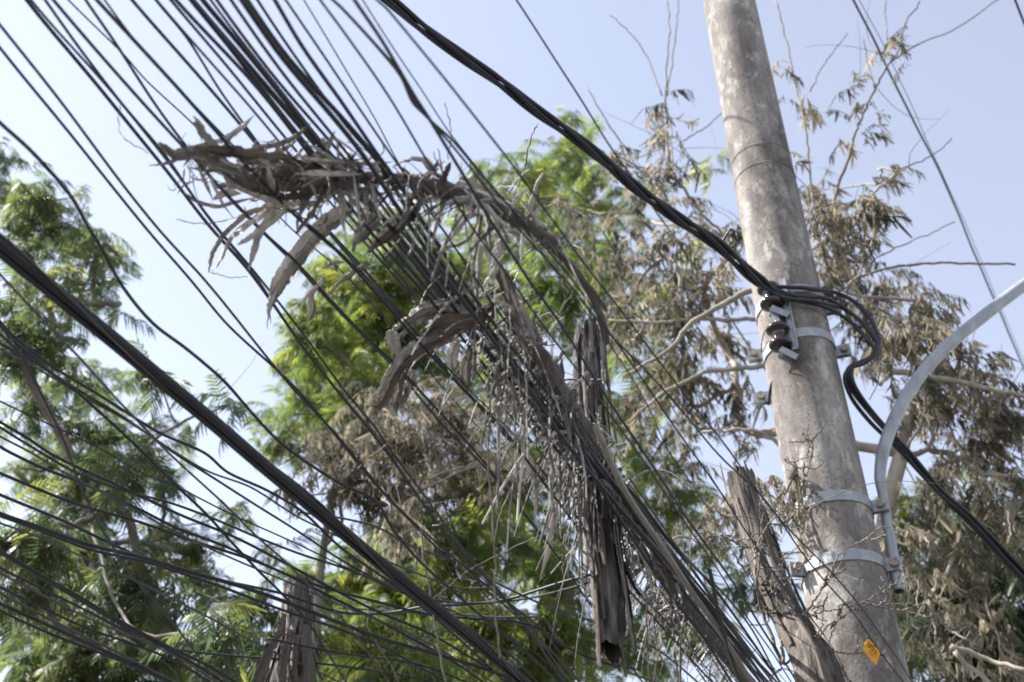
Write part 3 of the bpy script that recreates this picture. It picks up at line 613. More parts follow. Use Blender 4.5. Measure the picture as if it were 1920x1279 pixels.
A = [
 ([(15,175),(80,225),(150,270),(260,260),(400,310),(560,370),(660,400)], [10, 14, 22, 22, 18], 'dry_leaf'),
 ([(-5,322),(60,315),(120,300),(200,265),(330,300),(480,350)], [3, 5, 10, 14, 12], 'dry_leaf'),
 ([(238,50),(280,110),(330,170),(400,235)], [8, 17, 20, 12], 'dry_leaf'),
 ([(210,220),(330,240),(480,255),(620,275),(800,310)], [8, 20, 26, 22], 'dry_brown'),
 ([(362,345),(366,290),(420,250),(500,255),(580,300)], [6, 10, 14, 10], 'dry_leaf'),
 ([(380,290),(500,350),(640,400),(800,420),(950,420),(1100,400),(1200,400)], [16, 34, 38, 40, 40, 36], 'dry_brown'),
 ([(330,300),(470,400),(620,450),(780,470),(930,440),(1100,430)], [12, 24, 30, 34, 30], 'dry_leaf'),
 ([(600,250),(720,280),(830,330),(930,350),(1080,350)], [12, 28, 30, 24], 'dry_leaf'),
 ([(520,290),(640,330),(760,350),(880,330),(960,300)], [10, 18, 22, 14], 'dry_brown'),
 ([(650,335),(665,440),(650,600),(600,700),(570,800),(540,890)], [18, 17, 16, 15, 13, 10], 'dry_pale'),
 ([(190,470),(270,520),(370,545),(450,525),(560,500)], [6, 8, 8, 7], 'dry_leaf'),
 ([(800,520),(700,555),(560,580),(440,660),(370,740),(330,820),(290,900),(232,1005)], [22, 24, 22, 20, 16, 12, 12, 9], 'dry_leaf'),
 ([(800,500),(650,600),(520,690),(400,750)], [22, 22, 18, 12], 'dry_leaf'),
 ([(820,480),(700,540),(600,560),(500,600)], [24, 26, 20, 10], 'dry_brown'),
 ([(1215,480),(1080,560),(960,640),(850,760),(760,870),(690,970),(665,1060),(660,1120),(670,1245)], [24, 27, 29, 28, 26, 24, 17, 12, 8], 'dry_leaf'),
 ([(350,505),(420,470),(500,475)], [10, 16, 10], 'dry_pale'),
 ([(360,440),(420,430),(470,450)], [8, 12, 8], 'dry_leaf'),
 ([(822,1110),(860,1030),(930,960),(945,930)], [5, 7, 6], 'dry_pale'),
 ([(868,1170),(885,1100),(885,1030),(930,970)], [9, 18, 8, 6], 'dry_leaf'),
 ([(970,1035),(1040,950),(1110,900),(1190,850)], [5, 11, 12, 8], 'dry_leaf'),
 ([(930,890),(1010,850),(1065,850)], [4, 8, 4], 'dry_leaf'),
 ([(805,680),(810,620),(830,570),(860,520)], [4, 7, 8], 'dry_leaf'),
 ([(690,210),(700,230),(740,260)], [8, 9, 6], 'dry_leaf'),
 ([(560,210),(590,225),(640,260)], [10, 16, 10], 'dry_brown'),
]
for i, (p, wv, mk) in enumerate(A):
    pxribbon(z5(p), wv, HA + rng.uniform(-.06, .06), la, mk, curl=rng.uniform(.2, .8), twist=rng.uniform(-.5, .5), fray=.12, wav=.03)
for k in range(30):
    x0 = rng.uniform(345, 640); y0 = 285 + (x0 - 345) * .12 + rng.normal(0, 24); L_ = rng.uniform(50, 130); an = rng.normal(.12, .45)
    if rng.uniform() < .3: an += 1.1
    c_ = rng.normal(0, .5); tt = np.linspace(0, 1, 5)
    pth = [(x0 + L_ * t * math.cos(an + c_ * t), y0 + L_ * t * math.sin(an + c_ * t)) for t in tt]
    pxribbon(pth, rng.choice([4, 7, 11, 16]) * np.array([.5, 1, 1, .8, .4]), HA + rng.uniform(-.09, .09), la, str(rng.choice(['dry_leaf', 'dry_pale', 'dry_brown'], p=[.5, .28, .22])), curl=rng.uniform(.2, 1.1), twist=rng.uniform(-1.2, 1.2), fray=.12, wav=.05)
for k in range(110):
    x0 = rng.uniform(330, 720); y0 = 290 + (x0 - 330) * .13 + rng.normal(8, 26); L_ = rng.uniform(18, 60); an = rng.normal(1.5, .8); c_ = rng.normal(0, .9)
    pth = [(x0 + L_ * t * math.cos(an + c_ * t), y0 + L_ * t * math.sin(an + c_ * t)) for t in np.linspace(0, 1, 4)]
    pxribbon(pth, rng.choice([1.5, 2.5, 4]) * np.array([1, 1, .7, .3]), HA + rng.uniform(-.09, .09), la, str(rng.choice(['dry_leaf', 'dry_pale', 'dry_brown'], p=[.4, .4, .2])), name='leaf_shred', curl=rng.uniform(.2, 1.1), twist=rng.uniform(-2, 2), fray=.1, across=3)
A2 = [
 ([(804,352),(776,381),(766,400),(738,428),(710,446),(680,478)], [34, 36, 34, 30, 26, 18], 'dry_leaf'),
 ([(691,375),(682,409),(671,437),(661,472)], [16, 14, 13, 9], 'dry_leaf'),
 ([(718,396),(695,418),(680,437),(672,464)], [22, 26, 22, 10], 'dry_pale'),
 ([(648,326),(650,353),(655,378)], [24, 20, 14], 'dry_pale'),
 ([(667,311),(688,300),(708,291)], [4, 4, 4], 'dry_pale'),
 ([(844,305),(834,330),(824,358)], [10, 11, 11], 'dry_brown'),
 ([(632,262),(634,280),(635,302)], [3, 5, 6], 'dry_pale'),
 ([(822,300),(812,318),(795,350)], [5, 5, 4], 'dry_brown'),
 ([(938,440),(934,470),(928,500),(922,530)], [16, 19, 17, 9], 'dry_pale'),
 ([(852,345),(880,352),(930,372),(975,405)], [5, 6, 6], 'dry_pale'),
 ([(862,332),(900,350),(950,382),(985,425)], [12, 14, 12, 8], 'dry_leaf'),
]
for p, wv, mk in A2: pxribbon(p, wv, HA + rng.uniform(-.05, .05), la, mk, curl=rng.uniform(.2, .7), twist=rng.uniform(-.4, .4), fray=.12, wav=.03)
# shaggy spine of the leaf and its brown stalk
spine = [(540,330),(600,325),(660,332),(720,338),(780,345),(840,358),(900,375),(950,400),(1000,430),(1045,458)]
sp3 = spline([at_h(x, y, HA) for x, y in spine], n=8)
part(MB().tube(sp3, np.interp(np.linspace(0, 1, len(sp3)), [0, .15, .5, .85, 1], [.006, .014, .020, .018, .012]) * (1 + .25 * rng.normal(0, 1, len(sp3))), 9), 'midrib', M['fibre'], la)
stalk = spline([at_h(x, y, hq) for x, y, hq in ((1000,430,2.2),(1030,462,2.2),(1062,492,2.2),(1090,525,2.22),(1112,560,2.25),(1128,600,2.28),(1136,640,2.3))], n=8)
part(MB().tube(stalk, np.linspace(.006, .014, len(stalk)) * (1 + .1 * rng.normal(0, 1, len(stalk))), 10), 'stalk', M['fibre'], la)
for k in range(7):
    i0 = rng.integers(0, len(stalk) - 14); i1 = min(len(stalk), i0 + rng.integers(14, 34)); seg = stalk[i0:i1]; off_ = norm(rng.normal(0, 1, 3) + norm(EYEP - seg[0]) * .8)
    lift = .012 + np.linspace(0, 1, len(seg))**2 * rng.exponential(.012)
    part(MB().add(*ribbon(seg + off_ * lift[:, None], rng.uniform(.005, .014), curl=.5, across=3, facing=off_, fray=.1)), 'sheath_strip', M[str(rng.choice(['dry_brown', 'fibre', 'dry_leaf'], p=[.5, .3, .2]))], la)
view_up = np.array([0, 0, 1.])
for k in range(210):
    t = rng.uniform(0, 1); i = int(t * (len(sp3) - 1)); p0 = sp3[i] + rng.normal(0, .022, 3)
    fin = rng.uniform() < .5
    dirv = norm(rng.normal(0, 1, 3) + np.array([-.5, -.2, -1.0 if rng.uniform() < .72 else .9]))
    Lh = rng.uniform(.04, .15) * (1.2 if t > .5 else 1)
    n = 7; tt = np.linspace(0, 1, n)[:, None]
    P = p0 + dirv * Lh * tt + np.array([0, 0, -1]) * (Lh * .35 * tt**2) + rng.normal(0, .004, (n, 3)).cumsum(0) * .5
    wd = rng.choice([.004, .006, .010, .018, .026], p=[.28, .27, .2, .15, .1]) * np.linspace(1, .35, n)
    part(MB().add(*ribbon(P, wd, curl=rng.uniform(.2, 1), twist=rng.uniform(-1.5, 1.5), across=3, fray=.1)), 'leaf_shred', M[rng.choice(['dry_leaf', 'dry_pale', 'dry_brown'], p=[.40, .45, .15])], la)
# second leaf
HB = 2.14
lb = empty('dry_banana_leaf', tuple(at_h(830, 600, HB))); tag(lb, 'smaller folded dry banana leaf hanging in the cables at picture centre', 'dry leaf')
Bl = [
 ([(940,580),(875,585),(836,577),(797,580),(774,595),(754,610),(737,626),(724,652)], [26, 34, 36, 34, 32, 28, 20, 8], 'dry_leaf', .9),
 ([(930,596),(875,600),(830,600),(795,610),(775,622)], [20, 26, 28, 24, 14], 'dry_brown', .6),
 ([(890,600),(836,624),(797,644),(768,665),(748,690),(733,716),(716,748),(697,752)], [22, 26, 27, 27, 26, 26, 30, 12], 'dry_leaf', .7),
 ([(880,615),(830,640),(790,665),(770,690)], [14, 18, 16, 8], 'dry_leaf', .5),
 ([(772,690),(762,712),(757,738),(748,768)], [22, 34, 36, 16], 'dry_leaf', .4),
 ([(748,712),(740,730),(730,752)], [16, 26, 20], 'dry_pale', .4),
 ([(742,620),(735,634),(744,655),(742,678)], [16, 24, 14, 6], 'dry_pale', .4),
 ([(858,630),(849,655),(848,680),(853,708)], [16, 24, 28, 16], 'dry_leaf', .4),
 ([(886,645),(882,670),(878,695),(872,720)], [16, 26, 29, 18], 'dry_leaf', .4),
 ([(850,638),(895,641),(934,639),(1004,638)], [5, 9, 9, 8], 'dry_pale', .3),
 ([(944,567),(973,599),(1000,640)], [16, 26, 16], 'dry_leaf', .4),
 ([(930,570),(905,590),(880,600)], [20, 30, 20], 'dry_brown', .4),
 ([(757,700),(764,680),(775,672)], [3, 5, 4], 'dry_pale', .3),
 ([(830,765),(880,740),(925,722),(960,712)], [4, 6, 8, 5], 'dry_pale', .3),
]
for p, wv, mk, cu in Bl: pxribbon(p, wv, HB + rng.uniform(-.03, .05), lb, mk, curl=cu, twist=rng.uniform(-.3, .3), fray=.08, across=7, wav=.04)
# shaggy dead vine lying along the bundle
lc = empty('dead_vine_mass', tuple(at_h(1090, 830, 2.2))); tag(lc, 'shaggy grey mass of dead vine and leaf strips along the cable bundle', 'dead vine')
vp = [(930,500),(965,580),(1000,655),(1040,725),(1075,790),(1110,860),(1150,930),(1190,990),(1240,1065),(1300,1150),(1370,1240),(1400,1285)]
v3 = spline([at_h(x, y, 2.24) for x, y in vp], n=8)
part(MB().tube(v3, np.interp(np.linspace(0, 1, len(v3)), [0, .2, .6, 1], [.012, .035, .045, .018]) * (1 + .18 * rng.normal(0, 1, len(v3))), 10), 'stem', M['fibre'], lc)
NL = 300; loose = MB()
for k in range(640):
    t = min(1, rng.beta(1.5, 1.7)); i = int(t * (len(v3) - 1)); p0 = v3[i] + rng.normal(0, .048, 3) + norm(EYEP - v3[i]) * rng.uniform(-.04, .07)
    left_ = rng.uniform(-1.2, .25)
    dirv = norm(np.array([left_, rng.normal(0, .5), rng.normal(-.25, .55)]))
    Lh = rng.gamma(3, .034) + .03
    n = 8; tt = np.linspace(0, 1, n)[:, None]
    P = p0 + dirv * Lh * tt + np.array([0, 0, -1]) * (Lh * rng.uniform(.3, 1.1) * tt**2) + rng.normal(0, .005, (n, 3)).cumsum(0) * .6
    wd = rng.choice([.004, .007, .011, .017, .025], p=[.24, .30, .24, .15, .07]) * np.linspace(1, .3, n)
    arr = ribbon(P, wd, curl=rng.uniform(.2, 1), twist=rng.uniform(-1.5, 1.5), across=3, fray=.1)
    if k < NL: part(MB().add(*arr), 'dry_strip', M[rng.choice(['dry_leaf', 'dry_pale', 'dry_brown'], p=[.42, .38, .20])], lc)
    else: loose.add(*arr)
o = part(loose, 'loose_fibre', M['dry_leaf'], lc); o['kind'] = 'stuff'
for p, wv, mk in (
 ([(992,850),(998,874),(1006,924),(1003,975)], [12, 15, 12, 6], 'dry_pale'), ([(1035,930),(1033,975),(1030,1020),(1012,1090)], [12, 16, 14, 4], 'dry_pale'),
 ([(1080,890),(1074,932),(1080,1005)], [22, 32, 10], 'dry_leaf'), ([(958,735),(974,768),(992,800)], [22, 32, 18], 'dry_leaf'),
 ([(976,815),(988,864),(1006,915),(1008,950)], [8, 13, 10, 4], 'dry_pale'), ([(1050,905),(1040,940),(1043,990)], [14, 16, 6], 'dry_pale'),
 ([(960,560),(985,600),(1000,640)], [14, 24, 20], 'dry_leaf'), ([(940,500),(960,545),(975,590)], [16, 22, 14], 'dry_leaf'),
 ([(1150,1075),(1190,1052),(1240,1062),(1265,1085)], [6, 18, 22, 12], 'dry_brown'), ([(1215,1185),(1255,1165),(1290,1162)], [6, 18, 16], 'dry_brown'),
 ([(1105,1070),(1150,1050),(1185,1022)], [4, 9, 5], 'dry_leaf'), ([(1200,1040),(1150,1075),(1110,1105),(1092,1140)], [14, 18, 12, 4], 'dry_brown'), ([(1210,1060),(1170,1095),(1130,1150)], [10, 12, 4], 'dry_leaf'), ([(1165,985),(1120,1020),(1098,1070),(1100,1120)], [12, 16, 10, 4], 'dry_leaf'), ([(1140,940),(1105,985),(1085,1040)], [12, 15, 5], 'dry_brown'), ([(1185,1010),(1215,1060),(1222,1120)], [8, 12, 4], 'dry_pale'), ([(1125,1012),(1160,1014),(1190,1012)], [5, 6, 5], 'dry_leaf'),
 ([(930,770),(900,795),(870,845)], [4, 5, 3], 'dry_pale'), ([(1000,640),(1030,690),(1060,740)], [14, 22, 16], 'dry_brown'),
 ([(912,728),(950,742),(990,735)], [4, 8, 5], 'dry_leaf'), ([(1130,900),(1160,925),(1180,965)], [10, 14, 8], 'dry_pale')):
    pxribbon(p, wv, 2.15 + rng.uniform(-.05, .03), lc, mk, name='hanging_strip', curl=.5, twist=rng.uniform(-.5, .5), fray=.1)

# thin dead vines and stray twigs hanging from the cables
VN = [
 ([(916,690),(919,780),(914,860),(922,940),(925,1010),(929,1060),(926,1120),(932,1180),(937,1235)], 5, 'long pale vine hanging straight down at bottom centre'),
 ([(968,893),(950,935),(938,960),(930,1000),(926,1020)], 4, 'short pale vine joining the long one at bottom centre'),
 ([(790,985),(795,1050),(805,1100),(815,1160),(822,1210),(838,1285)], 5, 'knobbly pale vine hanging across the thick black cable'),
 ([(690,1145),(692,1180),(715,1220),(735,1250),(750,1290)], 4, 'crooked vine at the bottom edge right of the fibrous stump'),
 ([(1087,900),(1087,1000),(1087,1075),(1097,1110),(1115,1142)], 4, 'straight pale vine just left of the hanging log'),
 ([(1212,1080),(1213,1150),(1216,1290)], 4, 'straight pale vine right of the lower end of the log'),
 ([(1223,1150),(1235,1220),(1258,1268)], 3.5, 'thin vine slanting right below the bundle at the bottom edge'),
 ([(1252,1160),(1237,1215),(1224,1290)], 3.5, 'thin vine slanting left below the bundle at the bottom edge'),
 ([(1262,1175),(1265,1220),(1276,1290)], 7, 'broad white dry stem below the bundle at the bottom edge'),
 ([(1284,1150),(1277,1200),(1276,1290)], 6, 'grey dry stem beside the broad white one at the bottom edge'),
 ([(1060,1000),(1056,1045),(1057,1085)], 3, 'short straight straw under the vine mass, left of two'),
 ([(1069,1000),(1065,1045),(1066,1085)], 3, 'short straight straw under the vine mass, right of two'),
 ([(1007,232),(994,265),(985,310),(972,345),(960,378)], 4, 'pale dry stick slanting in front of the green crown below the twisted bundle'),
 ([(988,363),(1005,374),(1040,384),(1060,392)], 4, 'small pale twig lying across a cable above the arched stalk'),
 ([(1000,452),(1030,456),(1057,457)], 4, 'pale hooked twig at the end of the shaggy leaf spine'),
 ([(1082,510),(1070,555),(1040,595),(1025,615)], 4, 'pale bent straw left of the log top'),
 ([(1010,468),(1035,490),(1060,520),(1075,545)], 4, 'pale stem lying along the arched brown stalk'),
 ([(226,195),(222,235),(235,262),(277,286)], 2.5, 'thin curled tendril hanging off a cable above the banana leaf tip'),
 ([(330,412),(380,420),(430,412),(470,395)], 2.5, 'thin loose wire under the upper banana leaf, left'),
 ([(395,510),(430,520),(463,519)], 2.5, 'thin tendril bridging two cables under the banana leaf'),
 ([(833,190),(843,225),(845,250),(840,300)], 3, 'thin dry twig standing up from the cables above the leaf spine'),
 ([(760,310),(755,345),(770,380)], 2.5, 'short dark twig standing in the leaf spine'),
 ([(880,298),(890,330),(905,350),(915,380)], 3, 'thin dark twig crossing cables above the spine end'),
 ([(800,1130),(830,1110),(870,1075),(920,1048),(1020,1000)], 3, 'long thin straw slanting up to the right at bottom centre'),
 ([(670,880),(690,860),(720,838),(745,815)], 3, 'thin brown twig under the small banana leaf'),
 ([(860,1045),(857,1070),(875,1085),(895,1092)], 3, 'small bent twig caught on a black cable at bottom centre'),
 ([(810,985),(825,983),(840,978)], 3, 'short pale straw lying on a cable below the brown foliage'),
 ([(1140,1160),(1175,1130),(1195,1105)], 3, 'pale straw slanting up in front of the log end'),
]
for p, wp, lab in VN:
    h = rng.uniform(2.0, 2.12) if p[0][1] > 600 else rng.uniform(2.15, 2.3)
    if 'green crown' in lab: h = 3.0
    P0 = at_h(*p[0], h); d0 = depth_of(P0)
    pts = [at_depth(x, y, d0 + rng.normal(0, .012)) for x, y in p]; Q = spline(pts, n=6)
    Q = Q + rng.normal(0, .0016, Q.shape)
    o = MB().tube(Q, wp * .72 / FPX * d0 / 2 * np.clip(1 + .22 * rng.normal(0, 1, len(Q)), .5, 1.5), 6).build('dry_vine', M['twig']); local(o, Q[0]); tag(o, lab, 'dry vine', 'dry vines and straws in the cables')

# ------------------------------------------------------------------ dead wood
def hollow_log(name, pts, radii, label, cat, jag_top=.06, jag_bot=0., open_bot=False, seed=1, barkm='wood'):
    r_ = np.random.default_rng(seed); P = spline(pts, n=8); n = len(P)
    R = np.interp(np.linspace(0, 1, n), np.linspace(0, 1, len(radii)), radii)
    T, N_, B_ = frames(P, up=(0, 1, 0)); k = 40; a = np.linspace(0, 2 * math.pi, k, endpoint=False)
    prof = 1 + .11 * np.sin(2 * a + .4) + .07 * np.sin(3 * a + 1) + .05 * np.sin(5 * a + r_.uniform(0, 6)) + .03 * np.sin(11 * a) + .025 * r_.normal(0, 1, k)
    e = empty(name, tuple(P[-1])); tag(e, label, cat)
    topd = jag_top * (.5 + .5 * np.sin(a * 1.0 + 2.2)) + jag_top * .35 * np.abs(r_.normal(0, 1, k)); botd = jag_bot * (.5 + .5 * np.sin(a + 4)) + jag_bot * .3 * np.abs(r_.normal(0, 1, k))
    V = []
    for i in range(n):
        rr = R[i] * prof * (1 + .05 * np.sin(i * .35 + 2 * a) + .04 * np.sin(i * .8 - 3 * a + 1) + .03 * r_.normal(0, 1, k))
        ring = P[i] + (np.cos(a)[:, None] * N_[i] + np.sin(a)[:, None] * B_[i]) * rr[:, None]
        wt = max(0, 1 - i / 10); wb = max(0, 1 - (n - 1 - i) / 8)
        ring = ring + T[i] * (topd[:, None] * wt) - T[i] * (botd[:, None] * wb); V.append(ring)
    outer = np.vstack(V); F = []
    for i in range(n - 1):
        for j in range(k): F.append([i * k + j, i * k + (j + 1) % k, (i + 1) * k + (j + 1) % k, (i + 1) * k + j])
    part(MB().add(outer, F), 'bark', M[barkm], e)
    def inner(idx):
        V = []; F = []
        for q, i in enumerate(idx):
            c = V0 = outer[i * k:(i + 1) * k]; cen = c.mean(0); sc = (.97 if q == 0 else .74 if q < len(idx) - 1 else .3)
            V.append(cen + (c - cen) * sc)
            if q:
                for j in range(k): F.append([(q - 1) * k + j, (q - 1) * k + (j + 1) % k, q * k + (j + 1) % k, q * k + j])
        F.append([(len(idx) - 1) * k + j for j in range(k)])
        part(MB().add(np.vstack(V), F), 'charred_hollow', M['char'], e)
    inner([0, 1, 3, 6, 9])
    if open_bot: inner([n - 1, n - 2, n - 4, n - 6])
    return e, P, R
lg, lgP, lgR = hollow_log('hollow_log', [at_hd(1106, 596, 3.78), at_hd(1104, 720, 3.76), at_hd(1113, 850, 3.75), at_hd(1124, 980, 3.74), at_hd(1138, 1110, 3.73), at_hd(1147, 1240, 3.72)],
    np.array([25, 28, 27, 26, 25, 19]) / FPX * 4.6, 'hollow charred dead log hanging upright in the cable bundle', 'log', .10, .045, True, 3, 'charwood')
for k in range(46):
    a = rng.uniform(0, 6.28); i0 = int(rng.integers(0, len(lgP) - 10)); i1 = min(len(lgP), i0 + int(rng.integers(6, 16))); T2, N2, B2 = frames(lgP, up=(0, 1, 0)); seg = lgP[i0:i1]
    lf = np.linspace(0, 1, len(seg))**2 * rng.exponential(.012)
    aa = a + np.linspace(0, rng.normal(0, .3), len(seg))
    Pq = seg + (np.cos(aa)[:, None] * N2[i0:i1] + np.sin(aa)[:, None] * B2[i0:i1]) * (lgR[i0:i1] * 1.16 + .002 + lf)[:, None] + T2[i0:i1] * (.03 if i1 >= len(lgP) else 0)
    part(MB().add(*ribbon(spline(Pq, n=2), rng.uniform(.004, .02), curl=.4, across=3, facing=math.cos(a) * N2[i0] + math.sin(a) * B2[i0], fray=.16)), 'bark_strip', M[str(rng.choice(['fibre', 'dry_brown', 'dry_leaf', 'charwood'], p=[.45, .22, .08, .25]))], lg)
for dx, w_, y0, y1, mk in ((-24, 4, 640, 790, 'dry_leaf'), (24, 6, 640, 720, 'dry_leaf'), (6, 7, 575, 660, 'dry_brown'), (14, 5, 760, 860, 'dry_brown')):
    p = [(1104 + dx + (y - 650) * .06, y) for y in np.linspace(y0, y1, 4)]
    Pq = spline([at_hd(x, y, 3.64) for x, y in p], n=5); part(MB().add(*ribbon(Pq, w_ / FPX * 4.6, curl=.3, across=3, facing=EYEP - Pq[0])), 'splinter', M[mk], lg)
lg2, lg2P, lg2R = hollow_log('broken_trunk', [at_hd(1384, 880, 4.75), at_hd(1405, 960, 4.72), at_hd(1437, 1060, 4.68), at_hd(1478, 1160, 4.62), at_hd(1535, 1270, 4.5), np.append(at_hd(1600, 1420, 4.3)[:2], 2.2), np.append(at_hd(1640, 1500, 4.25)[:2], -.2)],
    np.array([25, 25, 26, 27, 34, 42, 48]) / FPX * 5.5, 'leaning dead trunk with a broken hollow top, left of the pole', 'dead trunk', .09, 0, False, 5)
for k in range(20):
    a = rng.uniform(0, 6.28); i0 = rng.integers(0, 24); i1 = i0 + rng.integers(6, 18); T2, N2, B2 = frames(lg2P, up=(0, 1, 0)); seg = lg2P[i0:i1]
    Pq = seg + (math.cos(a) * N2[i0:i1] + math.sin(a) * B2[i0:i1]) * (lg2R[i0:i1] * 1.12 + .004)[:, None] - T2[i0:i1] * (.05 if i0 < 3 else 0)
    part(MB().add(*ribbon(spline(Pq, n=2), rng.uniform(.006, .024), curl=.4, across=3, facing=math.cos(a) * N2[i0] + math.sin(a) * B2[i0], fray=.12)), 'bark_strip', M[str(rng.choice(['fibre', 'dry_brown', 'dry_leaf'], p=[.5, .3, .2]))], lg2)
lg3, p3, r3 = hollow_log('fibrous_stump', [at_hd(560, 1082, 5.0), at_hd(557, 1140, 5.0), at_hd(550, 1210, 5.0), at_hd(540, 1290, 5.0), np.append(at_hd(535, 1320, 5.0)[:2], 1.8), np.append(at_hd(530, 1360, 5.0)[:2], -.2)],
    np.array([23, 26, 28, 30, 36, 42]) / FPX * 5.5, 'fibrous brown dead stump at the lower left, behind the cables', 'dead stump', .06, 0, False, 9)
for k in range(60):
    a = rng.uniform(0, 6.28); t0 = rng.uniform(0, .45); L_ = rng.uniform(.08, .30); i0 = int(t0 * len(p3)); i1 = min(len(p3) - 1, i0 + int(L_ * len(p3)) + 3)
    seg = p3[i0:i1]; T, N_, B_ = frames(p3, up=(0, 1, 0))
    rr = np.interp(np.linspace(0, 1, len(p3)), np.linspace(0, 1, 6), np.array([23, 26, 28, 30, 36, 42]) / FPX * 5.5)
    aa = a + np.linspace(0, rng.normal(0, .25), len(seg)); lift = np.linspace(0, 1, len(seg))**2 * rng.exponential(.02)
    Pq = seg + (np.cos(aa)[:, None] * N_[i0:i1] + np.sin(aa)[:, None] * B_[i0:i1]) * (rr[i0:i1] * 1.06 + lift)[:, None]
    part(MB().add(*ribbon(spline(Pq, n=2), rng.uniform(.006, .022), curl=.4, across=3, facing=Pq[0] - seg[0], fray=.1)), 'fibre_strip', M[rng.choice(['fibre', 'dry_brown', 'dry_leaf', 'dry_pale'], p=[.55, .35, .07, .03])], lg3)
for p, wv in (([(534,1150),(522,1190),(500,1235),(474,1290)], [8, 12, 16, 17]), ([(545,1180),(535,1230),(528,1290)], [9, 12, 10]), ([(575,1170),(577,1230),(582,1290)], [12, 20, 24]), ([(512,1198),(535,1190),(548,1197)], [3, 4, 3]), ([(514,1202),(525,1203),(527,1218)], [3, 4, 3]), ([(560,1190),(552,1240),(560,1290)], [6, 8, 6])):
    q = spline(np.c_[np.array(p, float), np.zeros(len(p))], n=6)[:, :2]; Pq = np.array([at_hd(x, y, 4.88) for x, y in q])
    part(MB().add(*ribbon(Pq, np.interp(np.linspace(0, 1, len(q)), np.linspace(0, 1, len(wv)), wv) / FPX * 5.4, curl=.5, across=5, facing=EYEP - Pq[0])), 'bark_flap', M['dry_brown' if wv[0] > 14 else 'fibre'], lg3)

# ------------------------------------------------------------------ twig bush beside the pole
rng = np.random.default_rng(21)
def z9(l): return [(1320 + x * .3353, 850 + y * .3353) for x, y in l]
HB2 = 4.56
bush = empty('bare_twig_bush', tuple(at_hd(1467, 1246, HB2))); tag(bush, 'bare grey curly twig bush in front of the lower pole', 'bush')
def twig_branch(P, r0, r1, name, parent, depth=0, sub=5, sublen=.3):
    Q = spline(P, n=6); Q = Q + rng.normal(0, .0022, Q.shape)
    part(MB().tube(Q, np.linspace(r0, r1, len(Q)), 6), name, M['twig'], parent)
    if depth >= 2: return
    T = norm(np.gradient(Q, axis=0))
    for k in range(sub):
        i = rng.integers(len(Q) // 6, len(Q) - 1)
        L_ = sublen * rng.uniform(.4, 1.1); d = norm(T[i] * .8 + rng.normal(0, .75, 3)); n = 7; P2 = [Q[i]]
        bend = rng.normal(0, .32, 3)
        for q in range(n):
            d = norm(d + bend * .45 + rng.normal(0, .22, 3) + np.array([0, 0, .05])); P2.append(P2[-1] + d * L_ / n)
        twig_branch(np.array(P2), max(.0030, r0 * .6 * (1 - .5 * i / len(Q))), .0018, 'twig', parent, depth + 1, 2, sublen * .5)
for p, r0, r1 in (
 ([(440,1180),(330,900),(290,700),(290,550),(340,430),(400,350),(490,310)], 16, 5),
 ([(440,1180),(435,1050),(500,970),(600,850),(660,750),(710,680),(740,590),(800,530),(875,500)], 15, 4),
 ([(450,1180),(540,1110),(620,1050),(700,960),(760,930),(800,900)], 11, 4),
 ([(290,560),(250,520),(190,520),(130,525)], 7, 3), ([(500,960),(440,900),(400,880),(340,890)], 7, 3),
 ([(600,850),(700,880),(800,860),(940,810)], 7, 2.5), ([(330,880),(400,800),(480,700),(540,640)], 9, 3),
 ([(640,1100),(720,1110),(770,1180),(760,1200)], 6, 3), ([(320,560),(320,450),(330,330)], 6, 3), ([(540,165),(580,100),(600,10),(610,-20)], 8, 5)):
    dq = np.array([at_hd(x, y, HB2 + rng.normal(0, .03)) for x, y in z9(p)]); d0 = 5.1
    twig_branch(dq, r0 * .42 / FPX * d0 / 2, r1 * .45 / FPX * d0 / 2, 'branch', bush, 0, 4, .24)

